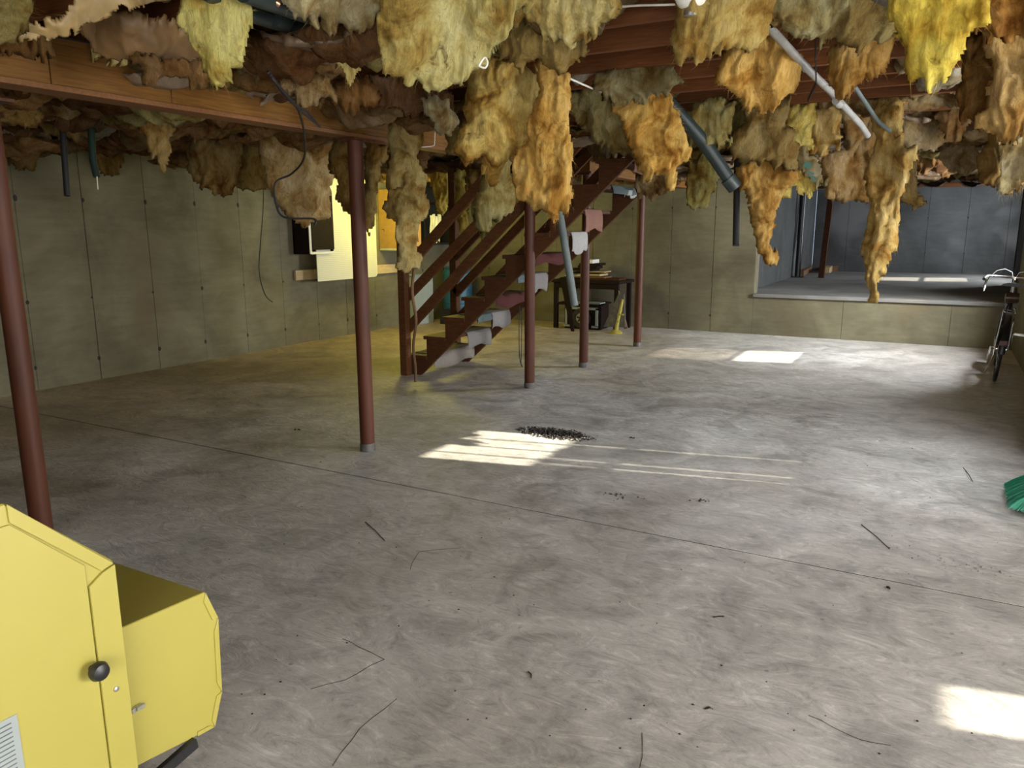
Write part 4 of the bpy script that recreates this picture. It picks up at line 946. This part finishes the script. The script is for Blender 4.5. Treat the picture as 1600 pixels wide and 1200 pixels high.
# blue barrel by the corner
bc = (-7.02, 10.75, 0)
t = empty('plastic_barrel', bc, 'blue plastic barrel standing in the corner behind the stair rails', 'barrel')
MB().lathe([(.20,0),(.235,.03),(.245,.28),(.235,.29),(.245,.30),(.25,.44),(.245,.58),(.235,.59),(.245,.60),(.235,.82),(.20,.86)], bc, 28).build('body', M_BLUE, t, smooth=True)
MB().lathe([(.215,.855),(.215,.885),(.18,.89)], bc, 28).build('lid', M_BLUE, t, smooth=True)
thing(MB().box((-6.98, 10.15, .0), (-6.70, 10.42, .22)).box((-6.95, 10.18, .22), (-6.73, 10.39, .235)), 'storage_box', 'small black box on the floor before the blue barrel', 'box', M_BLACK, smooth=False, bevel=.006)
thing(MB().box((-7.38, 9.78, .0), (-7.2, 10.3, .78)).box((-7.40, 9.76, .78), (-7.16, 10.32, .80)), 'pale_wall_block', 'low pale grey block standing in for daylit wall beyond the tan cabinet', 'cabinet', M_PAPERLBL, smooth=False, bevel=.004)  # added block, its pale colour stands in for daylight on the wall

# ------------------------------------------------------------------ workbench by the back wall
BX0, BX1, BY0, BY1 = -5.18, -4.07, 10.55, 11.18
t = empty('workbench', ((BX0+BX1)/2, 10.9, 0), 'old dark wooden workbench against the back wall behind the stairs', 'workbench')
MB().box((BX0, BY0, .70), (BX1, BY1, .745)).build('top', M_BROWN, t, bevel=.004)
for x_ in (BX0+.03, BX1-.09):
    for y_ in (BY0+.03, BY1-.09): MB().box((x_, y_, 0), (x_+.06, y_+.06, .70)).build('leg', M_BROWN, t)
MB().box((BX0+.05, BY0+.02, .62), (BX1-.05, BY0+.045, .70)).build('apron', M_BROWN, t)
MB().bar((BX1-.06, BY0+.06, .62), (BX1+.10, BY0+.06, .05), .03, .05).build('brace', M_STUD, t)
MB().box((BX0+.04, BY0+.05, .36), (BX1-.35, BY1-.04, .385)).build('shelf', M_BROWN, t)
pal = [M_BROWN, M_STUD, M_PLANK, M_WHITE, M_BROWN, M_STAIR, M_STUD]
bits = [('thin dark board lying across the left of the bench', -5.1, -4.75, .745, .025, 0, 'board'), ('flat rusty tray of offcuts on the right of the bench', -4.62, -4.12, .745, .03, 5, 'board'), ('warped dark board under the stack on the bench', -4.98, -4.35, .775, .022, 1, 'board'),
        ('white paper edge sticking out of the bench stack', -5.02, -4.70, .797, .008, 3, 'paper'), ('pale plank in the middle of the bench stack', -4.80, -4.42, .805, .028, 2, 'board'), ('dark plank above the pale plank on the bench', -4.92, -4.50, .833, .024, 4, 'board'),
        ('short pale plank end pointing right on the bench stack', -4.62, -4.36, .857, .018, 2, 'board'), ('dark flat case on the bench stack', -4.95, -4.55, .875, .035, 0, 'case'), ('small dark toolbox high on the bench stack', -4.80, -4.50, .91, .05, 4, 'toolbox'), ('narrow dark case near the top of the bench stack', -4.78, -4.45, .96, .03, 0, 'case'),
        ('small white carton on top of the bench stack', -4.72, -4.56, .99, .055, 3, 'box')]
for i, (lab, xa, xb, z, h, mi, cat) in enumerate(bits):
    m_ = Matrix.Translation(((xa+xb)/2, 10.82, 0)) @ Matrix.Rotation(rnd.uniform(-.08,.08), 4, 'Z')
    thing(MB().box((-(xb-xa)/2, -.14, z), ((xb-xa)/2, .14, z+h), m_), {'board':'offcut_board','paper':'paper_sheet','case':'flat_case','toolbox':'toolbox','box':'carton'}[cat], lab, cat, pal[mi], smooth=False, bevel=.003)
# under the bench: loudspeaker-like wheel box and panels
t = empty('speaker_box', (-4.66, 10.72, 0), 'dark square box with a round spoked disc under the workbench', 'speaker')
MB().box((-4.98, 10.62, 0.0), (-4.40, 10.98, .36)).build('body', M_BROWN, t, bevel=.006)
MB().box((-4.96, 10.60, .30), (-4.42, 10.62, .335)).box((-4.96, 10.60, .05), (-4.93, 10.62, .33)).box((-4.46, 10.60, .05), (-4.42, 10.62, .33)).box((-4.98, 10.60, .03), (-4.88, 10.62, .06)).box((-4.52, 10.60, .03), (-4.42, 10.62, .06)).build('pale_frame', M_PAPERLBL, t)
MB().lathe([(.15, -.025), (.15, 0), (.1, .01)], (-4.69, 10.60, .17), 28, 'y').build('disc', M_TYRE, t, smooth=True)
MB().lathe([(.075, -.012), (.078, 0)], (-4.69, 10.585, .17), 20, 'y').build('hub', M_STEEL, t)
mb = MB()
for k in range(5):
    an = k*1.2566 + .3; mb.bar((-4.69, 10.57, .17), (-4.69 + .062*math.cos(an), 10.57, .17 + .062*math.sin(an)), .02, .016, up=(0,1,0))
mb.build('spokes', M_BLACK, t)
thing(MB().box((-4.93, 10.64, .362), (-4.42, 10.9, .40)), 'carton', 'flat pale carton lying on the box under the workbench', 'box', M_PAPERLBL, smooth=False, bevel=.004)
q = [ony(943,511,10.5), ony(966,459,10.5), ony(975,459,10.5), ony(977,511,10.5)]
thing(MB().prism([(p.x, p.z) for p in q], (0, 10.5, 0), (1,0,0), (0,0,1), (0,1,0), .03), 'leaning_sheet', 'tapering grey panel leaning under the right end of the workbench', 'panel', M_COLLAR, smooth=False, bevel=.003)
f0 = ony(963, 508, 10.42)
t = empty('yellow_stand', (f0.x, 10.42, 0), 'bright yellow stand with a round foot before the grey panel', 'stand')
MB().lathe([(.085, .0), (.09, .02), (.06, .045), (.03, .055)], (f0.x, 10.42, 0), 20).build('foot', M_YELLOW, t, smooth=True)
MB().tube([(f0.x, 10.42, .05), (f0.x+.03, 10.42, .22), (f0.x+.055, 10.42, .34), (f0.x+.085, 10.43, .50)], [.032, .022, .026, .018], 10).build('stem', M_YELLOW, t, smooth=True)
MB().box((f0.x+.02, 10.39, .27), (f0.x+.11, 10.42, .29)).box((f0.x+.01, 10.39, .17), (f0.x+.05, 10.42, .185)).build('clamp', M_YELLOW, t)

# ------------------------------------------------------------------ alcove timber
def stud(label, pxb, pxt, w_, mat, name='wall_stud', cat='timber', d_=.09, tall=None):
    b = onz(*pxb, ZA); k = (b - Vector(CAM)).dot(Vector(RW @ np.array([0,0,1.]))); tp = ond(*pxt, k)
    dr = (tp - b).normalized(); n_ = (2.3 - ZA)/dr.z
    return thing(MB().bar(b, b + dr*n_, w_, d_, up=(0,1,0)), name, label, cat, mat, smooth=False, bevel=.003)
bpt = onz(1246, 433, ZA)
t = empty('steel_post', (bpt.x, bpt.y, ZA), 'slim black steel post at the left side of the raised alcove', 'post')
MB().lathe([(.055, 0), (.055, 1.70)], bpt, 20).build('shaft', M_BLACK, t, smooth=True); MB().box((bpt.x-.1, bpt.y-.1, ZA), (bpt.x+.1, bpt.y+.1, ZA+.015)).build('foot_plate', M_BLACK, t)
stud('dark leaning stud, nearest of the wooden uprights in the alcove', (1283,434), (1297,318), .10, M_STAIR)
stud('reddish stud just behind the leaning one in the alcove', (1277,420), (1285,330), .13, M_STAIR)
stud('faint brown stud against the dark alcove back wall', (1316,417), (1322,322), .14, M_STUD)
pa, pb = onz(1252,431,ZA), onz(1276,416,ZA)
thing(MB().bar(pa + Vector((0,0,.05)), pb + Vector((0,0,.05)), .09, .10), 'floor_plank', 'wooden plank on edge along the alcove floor beside the black post', 'timber', M_STUD, smooth=False, bevel=.003)
pa, pb = onz(1291,427,ZA), onz(1304,418,ZA)
thing(MB().bar(pa + Vector((0,0,.06)), pb + Vector((0,0,.06)), .12, .12), 'floor_block', 'pale wood block on the alcove floor right of the leaning stud', 'timber', M_PLANK, smooth=False, bevel=.003)
pa, pb = onz(1304,424,ZA), onz(1318,416,ZA)
thing(MB().bar(pa + Vector((0,0,.06)), pb + Vector((0,0,.06)), .12, .12), 'floor_block', 'grey brown wood block behind the pale one in the alcove', 'timber', M_STUD, smooth=False, bevel=.003)

# ------------------------------------------------------------------ yellow machine
XM = -1.46
A = onx(7,787,XM); Bc = onx(177,876,XM)
t = empty('sheet_metal_machine', (XM-.25, A.y, 0), 'yellow sheet metal machine cabinet with a side hopper at lower left', 'machine')
yl = A.y - .55
MB().prism([(yl, .02), (Bc.y, .02), (Bc.y, Bc.z), (A.y, A.z), (yl, A.z)], (XM, 0, 0), (0,1,0), (0,0,1), (-1,0,0), .5).build('cabinet_body', M_YELLOW, t, bevel=.003)
sl = Vector((0, Bc.y - A.y, Bc.z - A.z)).normalized(); nn = Vector((0, -sl.z, sl.y))
if nn.z < 0: nn = -nn
wst = .052
i1 = onx(10,812,XM); i2 = onx(134,889,XM); i3 = onx(152,878,XM)
yb_ = i2.y
def zin(y_): return A.z + (y_ - A.y)*sl.z/sl.y - .028/abs(sl.y)
MB().prism([(A.y+.002, A.z-.001), (A.y+.002, zin(A.y)+.002), (Bc.y-.03, zin(Bc.y-.03)), (Bc.y-.002, Bc.z-.004)], (XM, 0, 0), (0,1,0), (0,0,1), (1,0,0), .005).build('top_flange', M_YELLOW, t, bevel=.001)
MB().prism([(yb_, .05), (Bc.y-.001, .05), (Bc.y-.001, Bc.z-.006), (Bc.y-.03, zin(Bc.y-.03)-.004), (yb_, zin(Bc.y-.03)-.022)], (XM, 0, 0), (0,1,0), (0,0,1), (1,0,0), .007).build('corner_flange', M_YELLOW, t, bevel=.001)
MB().prism([(yl+.03, .05), (yb_-.003, .05), (yb_-.003, zin(yb_)-.004), (A.y+.002, zin(A.y)-.002), (yl+.03, A.z-.03)], (XM, 0, 0), (0,1,0), (0,0,1), (1,0,0), .004).build('front_panel', M_YELLOW, t, bevel=.001)
kb = onx(141,1043,XM)
MB().lathe([(.007,0),(.008,.012),(.019,.018),(.021,.026),(.017,.036),(.008,.040)], (XM+.004, kb.y, kb.z), 24, 'x').build('knob', M_BLACK, t, smooth=True)
sc = onx(178,1075,XM)
MB().lathe([(.006,0),(.006,.003),(.0035,.0045)], (XM+.006, sc.y, sc.z), 12, 'x').build('screw', M_STEEL, t, smooth=True)
sw = onx(0,788,XM)
la, lb = onx(24,1114,XM), onx(38,1215,XM)
lab = MB().box((XM+.004, la.y-.16, lb.z-.1), (XM+.0052, la.y, la.z)).build('rating_label', M_PAPERLBL, t)
lr = random.Random(3)
for k in range(11):
    z_ = la.z - .012 - k*.0095; x_ = la.y - .012
    MB().box((XM+.0052, x_ - lr.uniform(.06,.14), z_-.0012), (XM+.0056, x_, z_+.0012)).build('print_line', M_INK, lab)
XH = -1.50
hp = [(180,985),(192,980),(320,925),(340,965),(346,1080),(335,1135),(308,1150),(215,1197),(150,1228)]
H2 = [(onx(*p, XH).y, onx(*p, XH).z) for p in hp]
MB().prism(H2, (XH, 0, 0), (0,1,0), (0,0,1), (-1,0,0), .36).build('side_hopper', M_YELLOW, t, bevel=.002)
cx_ = sum(p[0] for p in H2)/len(H2); cz_ = sum(p[1] for p in H2)/len(H2)
for i in (2, 3, 4, 5):
    (y0_, z0_), (y1_, z1_) = H2[i], H2[i+1]
    f = .93 if i in (2,) else .94
    q = [(y0_, z0_), (y1_, z1_), (cx_ + (y1_-cx_)*.90 + (y0_-y1_)*.12, cz_ + (z1_-cz_)*.93 + (z0_-z1_)*.12), (cx_ + (y0_-cx_)*.90 + (y1_-y0_)*.12, cz_ + (z0_-cz_)*.93 + (z1_-z0_)*.12)]
    MB().prism(q, (XH, 0, 0), (0,1,0), (0,0,1), (1,0,0), .0035).build('folded_rim', M_YELLOW, t, bevel=.0008)
la2 = onx(216,1108,XH+.01)
MB().box((XH, la2.y-.014, la2.z-.006), (XH+.008, la2.y+.012, la2.z+.006)).box((XH+.006, la2.y-.004, la2.z-.003), (XH+.013, la2.y+.016, la2.z+.007)).build('latch', M_STEEL, t, bevel=.001)
e0, e1 = onx(216,1203,XH), onx(303,1155,XH)
MB().bar((XH+.006, e0.y-.08, e0.z-.06), (XH+.006, e1.y, e1.z-.005), .02, .028, up=(0,0,1)).build('edge_strip', M_BLACK, t, bevel=.003)
for yy in (yl+.03, Bc.y-.06): MB().box((XM-.07, yy, 0), (XM-.03, yy+.04, .03)).build('foot', M_BLACK, t)

# ------------------------------------------------------------------ bicycle
def bicycle():
    base = Vector((0.575, 8.78, 0)); ax = Vector((.055, 1, 0)).normalized(); lean = math.radians(4.5)
    up = Vector((math.sin(lean), 0, math.cos(lean))); side = ax.cross(up).normalized()   # side points right (towards the wall)
    def W(u, s, v): return base + ax*u + side*s + up*v
    t = empty('bicycle', base, 'old black bicycle with chrome handlebar leaning on the right wall', 'bicycle')
    def wheel(u):
        w_ = MB().tube([W(u + .31*math.cos(a), 0, .335 + .31*math.sin(a)) for a in np.linspace(0, 2*math.pi, 41)], .017, 8, False).build('tyre', M_TYRE, t, smooth=True)
        MB().tube([W(u + .288*math.cos(a), 0, .335 + .288*math.sin(a)) for a in np.linspace(0, 2*math.pi, 41)], .009, 6, False).build('rim', M_CHROME, t, smooth=True)
        MB().tube([W(u, -.045, .335), W(u, .045, .335)], .018, 10).build('hub', M_CHROME, t, smooth=True)
        mb = MB()
        for k in range(28):
            a = k*2*math.pi/28; mb.tube([W(u + .015*math.cos(a+.8), .03*(1 if k % 2 else -1), .335 + .015*math.sin(a+.8)), W(u + .285*math.cos(a), 0, .335 + .285*math.sin(a))], .0016, 4, False)
        mb.build('spokes', M_STEEL, t)
        mb = MB(); n_ = 20; vs = []
        for i in range(n_+1):
            a = math.radians(-10 + 190*i/n_)
            for s_ in (-.03, -.018, 0, .018, .03):
                rr = .355 + .008*(1 - (s_/.03)**2); vs.append(W(u + rr*math.cos(a), s_, .335 + rr*math.sin(a)))
        fs = [(i*5+j, i*5+j+1, i*5+j+6, i*5+j+5) for i in range(n_) for j in range(4)]
        m0 = len(vs); vs += [v + up*-.002 for v in vs]; fs += [tuple(q+m0 for q in f[::-1]) for f in fs]
        mb.add(vs, fs); mb.build('mudguard', M_BLACK, t, smooth=True)
    wheel(0); wheel(1.04)
    fr = MB(); r = .0145
    bb, st_, hd0, hd1, ra, fa_ = (.44, 0, .29), (.30, 0, .80), (.88, 0, .66), (.84, 0, .84), (0, 0, .335), (1.04, 0, .335)
    for p, q in ((bb, st_), (st_, (.85,0,.80)), (bb, (.87,0,.70)), (hd0, hd1)): fr.tube([W(*p), W(*q)], r, 10)
    for s_ in (-.05, .05):
        fr.tube([W(.44, s_*.5, .29), W(0, s_, .335)], .008, 8); fr.tube([W(.31, s_*.3, .76), W(0, s_, .335)], .008, 8)
        fr.tube([W(.89, s_*.6, .64), W(.97, s_, .50), W(1.04, s_, .335)], .009, 8)
    fr.build('frame', M_BLACK, t, smooth=True)
    MB().tube([W(.30,0,.80), W(.28,0,.93)], .012, 8).build('seat_post', M_CHROME, t, smooth=True)
    sd_ = MB(); vs = []; n_ = 10
    for i in range(n_+1):
        u = .12 + .27*i/n_; wd = .095*(1 - (i/n_))**.8 + .018
        for j in range(7):
            a = math.pi*j/6; vs.append(W(u, -wd*math.cos(a), .925 + .038*math.sin(a) + .012*(1 - i/n_)))
    fs = [(i*7+j, i*7+j+1, i*7+j+8, i*7+j+7) for i in range(n_) for j in range(6)] + [tuple(range(7)), tuple(range(n_*7, n_*7+7))[::-1]] + [(i*7, i*7+7, i*7+13, i*7+6) for i in range(n_)]
    sd_.add(vs, fs); sd_.build('saddle', M_BLACK, t, smooth=True)
    m_ = Matrix.Translation(W(.14, 0, .86))
    MB().lathe([(.02,-.06),(.048,-.055),(.052,0),(.048,.055),(.02,.06)], W(.12, 0, .83), 16, 'x').build('saddle_bag', M_LEATHER, t, smooth=True)
    MB().tube([W(.84,0,.84), W(.83,0,.965), W(.87,0,.985)], .012, 8).build('handlebar_stem', M_CHROME, t, smooth=True)
    MB().tube([W(.72,-.27,.965), W(.80,-.24,.985), W(.87,-.12,.985), W(.87,0,.985), W(.87,.12,.985), W(.80,.22,.985), W(.72,.25,.965)], .0115, 10).build('handlebar', M_CHROME, t, smooth=True)
    for s_ in (-1, 1):
        MB().tube([W(.64, s_*.268, .955), W(.74, s_*.265, .968)], .016, 10).build('grip', M_BLACK, t, smooth=True)
        MB().tube([W(.80, s_*.23, .985), W(.79, s_*.245, .93), W(.74, s_*.25, .87), W(.70, s_*.25, .83)], [.010, .012, .011, .006], 8).build('brake_lever', M_CHROME, t, smooth=True)
        MB().tube([W(.80, s_*.21, .99), W(.82, s_*.17, 1.045), W(.84, s_*.10, 1.07), W(.86, s_*.03, 1.04), W(.87, 0, .95), W(.87, 0, .86)], .0026, 6).build('brake_cable', M_WCORD, t, smooth=True)
        MB().tube([W(.44, s_*.03, .29), W(.44, s_*.085, .29), W(.44 - s_*.02, s_*.09, .29 + s_*.16)], .009, 8).build('crank', M_CHROME, t, smooth=True)
        c_ = W(.44 - s_*.02, s_*.135, .29 + s_*.16)
        MB().bar(c_ - side*.045*1, c_ + side*.045, .06, .022, up=up).build('pedal', M_STEEL, t)
    MB().lathe([(.088, -.003), (.095, 0), (.088, .003)], W(.44, -.055, .29), 28, 'x').build('chainring', M_CHROME, t)
    MB().box((-.03,-.012,-.022), (.03,.012,.022), Matrix.Translation(W(-.36, 0, .44))).build('reflector', simple('red_reflector', (.12,.01,.01), .3), t)
    rk = MB()
    for s_ in (-.05, .05): rk.tube([W(0, s_*1.1, .335), W(-.02, s_, .72), W(.26, s_*.4, .74)], .005, 6)
    rk.tube([W(-.02,-.05,.72), W(-.02,.05,.72)], .005, 6); rk.tube([W(-.25,-.04,.72), W(-.02,-.05,.72)], .005, 6); rk.tube([W(-.25,.04,.72), W(-.02,.05,.72)], .005, 6); rk.tube([W(-.25,-.04,.72), W(-.25,.04,.72)], .005, 6)
    rk.build('luggage_rack', M_CHROME, t, smooth=True)
    MB().tube([W(.40,-.03,.27), W(.34,-.09,.02)], .006, 6).build('kickstand', M_CHROME, t)
bicycle()

# ------------------------------------------------------------------ push broom at the right edge
bb_ = onz(1592, 800, 0)
t = empty('push_broom', (bb_.x+.06, bb_.y, 0), 'push broom head with flared green bristles at the right edge', 'broom')
bx = bb_.x - .01; by0, by1 = bb_.y - .02, bb_.y + .36
MB().box((bx+.035, by0-.01, .0), (bx+.10, by1+.01, .03)).build('scraper', M_BLACK, t, bevel=.004)
MB().box((bx+.06, by0, .12), (bx+.12, by1, .175)).build('block', M_BLACK, t, bevel=.006)
MB().tube([(bx+.10, (by0+by1)/2, .16), (XR-.03, (by0+by1)/2+.1, 1.3)], .012, 10).build('handle', M_PLANK, t, smooth=True)
mb = MB(); br = random.Random(2)
for k in range(900):
    y_ = br.uniform(by0, by1); s_ = br.uniform(0, 1); a = Vector((bx+.065 + .05*s_, y_, .125)); b = Vector((bx + .09*s_ - .045*(1-s_) + br.uniform(-.01,.01), y_ + (y_-(by0+by1)/2)*.25 + br.uniform(-.012,.012), .006 + .02*(1-s_) + br.uniform(0, .012)))
    mb.tube([a, a.lerp(b, .55) + Vector((-.008,0,0)), b], .0016, 3, False)
tag(mb.build('bristles', M_GREEN, t), kind='stuff')
# pale board end at the right edge near the wall
o = onz(1606, 694, 0)
thing(MB().box((o.x, o.y-.35, 0), (o.x+.04, o.y, .27)), 'leaning_board', 'pale board end standing at the right edge before the wall', 'board', M_PAPERLBL, smooth=False, bevel=.004)

# ------------------------------------------------------------------ drain hole debris, floor litter
def chunks(n, fx, smin, smax, seed, z0=0.):
    r = random.Random(seed); mb = MB()
    for k in range(n):
        x_, y_, z_ = fx(r); s_ = r.uniform(smin, smax)
        q = [Vector((r.uniform(.6,1.2)*sx, r.uniform(.6,1.2)*sy, r.uniform(.5,1.0)*sz))*s_ for sx, sy, sz in ((1,0,0),(-1,0,0),(0,1,0),(0,-1,0),(0,0,.7),(0,0,-.5))]
        c_ = Vector((x_, y_, z_ + s_*.35)); mb.add([c_ + v for v in q], [(0,2,4),(2,1,4),(1,3,4),(3,0,4),(2,0,5),(1,2,5),(3,1,5),(0,3,5)])
    return mb
def inpit(r):
    a = r.uniform(0, 6.283); q = math.sqrt(r.random()); return pc.x + .22*q*math.cos(a), pc.y + .105*q*math.sin(a), -.022 + .024*r.random() - .006*(1-q)
def rimf(r):
    a = r.uniform(0, 6.283); q = r.uniform(.92, 1.25) + max(0, r.gauss(0, .1)); return pc.x + .235*q*math.cos(a), pc.y + .115*q*math.sin(a), 0
tag(MB().box((pc.x-.27, pc.y-.145, -.10), (pc.x+.27, pc.y+.145, -.014)).build('drain_sediment', M_GUNK), 'black sediment filling the broken hole in the floor', 'debris', kind='stuff')
tag(chunks(700, inpit, .005, .020, 1).build('drain_debris', M_GUNK), 'black crumbs heaped in the broken hole in the floor', 'debris', kind='stuff')
tag(chunks(330, rimf, .003, .012, 2).build('rim_crumbs', M_GUNK), 'dark crumbs scattered around the rim of the floor hole', 'debris', kind='stuff')
tag(chunks(110, rimf, .004, .014, 3).build('concrete_crumbs', M_RUBBLE), 'grey concrete crumbs around the floor hole', 'debris', kind='stuff')
def litter(r):
    p = onz(r.uniform(350, 1590), 700 + 480*r.random()**1.1, 0); return p.x, p.y, 0
tag(chunks(90, litter, .002, .006, 4).build('floor_grit', M_GUNK), 'specks of dark grit scattered over the floor', 'debris', kind='stuff')
for (x_, y_, n_, s_, sp, lab) in ((965,775,16,.008,.07,'loose row of dark crumbs on the floor before the hole'), (1095,783,10,.008,.03,'dark crumb cluster in the middle of the floor'), (985,684,5,.010,.02,'dark crumbs right of the floor hole'), (1515,885,26,.006,.09,'crumbled concrete patch near the right edge'), (1105,1107,6,.006,.025,'two dark crumbs in the foreground right of centre'), (462,672,4,.01,.02,'dark crumb left of the centre post')):
    c_ = onz(x_, y_, 0)
    tag(chunks(n_, lambda r, c_=c_, sp=sp: (c_.x + r.gauss(0, sp), c_.y + r.gauss(0, sp*.45), 0), s_*.5, s_*1.5, x_).build('floor_crumbs', M_GUNK if n_ != 26 else M_RUBBLE), lab, 'debris', kind='stuff')
def stick(label, p, q, r, mat=M_GUNK, name='twig', cat='twig'):
    a = onz(*p, 0) + Vector((0,0,r)); b = onz(*q, 0) + Vector((0,0,r)); return thing(MB().tube([a, a.lerp(b,.5) + Vector((.004,.003,.001)), b], r, 6), name, label, cat, mat)
stick('thin dark stick lying on the floor left of centre', (571,816), (601,845), .0016)
stick('long thin dark stick lying on the floor at right', (1346,820), (1390,858), .0016)
stick('short dark stick lying near the right edge of the sunlit floor', (1505,731), (1520,753), .0018)
stick('bent black nail on the floor right of centre', (1114,965), (1131,964), .0025, M_BLACK, 'nail', 'nail')
stick('small curled black scrap in the foreground', (825,1050), (830,1060), .0022, M_BLACK, 'scrap', 'scrap')
stick('little dark screw on the floor at right centre', (1385,918), (1390,921), .004, M_BLACK, 'screw', 'screw')
# printed green blocks on the curled paper
if pp:
    n_ = Vector(CAM) - pp.location; n_.z = 0; n_.normalize(); u_ = Vector((0,0,1)).cross(n_)
    for (x_, y_, w_, h_) in ((1262,258,11,9), (1266,270,12,3), (1269,276,12,3), (1271,282,10,3)):
        c_ = ond(x_, y_, 5.13); s_ = 5.13/FPX
        MB().box((-w_/2*s_, -.001, -h_/2*s_), (w_/2*s_, .001, h_/2*s_), Matrix(((u_.x, n_.x, 0, c_.x), (u_.y, n_.y, 0, c_.y), (0, 0, 1, c_.z), (0,0,0,1))) @ Matrix.Rotation(.35, 4, 'Y')).build('green_print', M_PRINTG, pp)
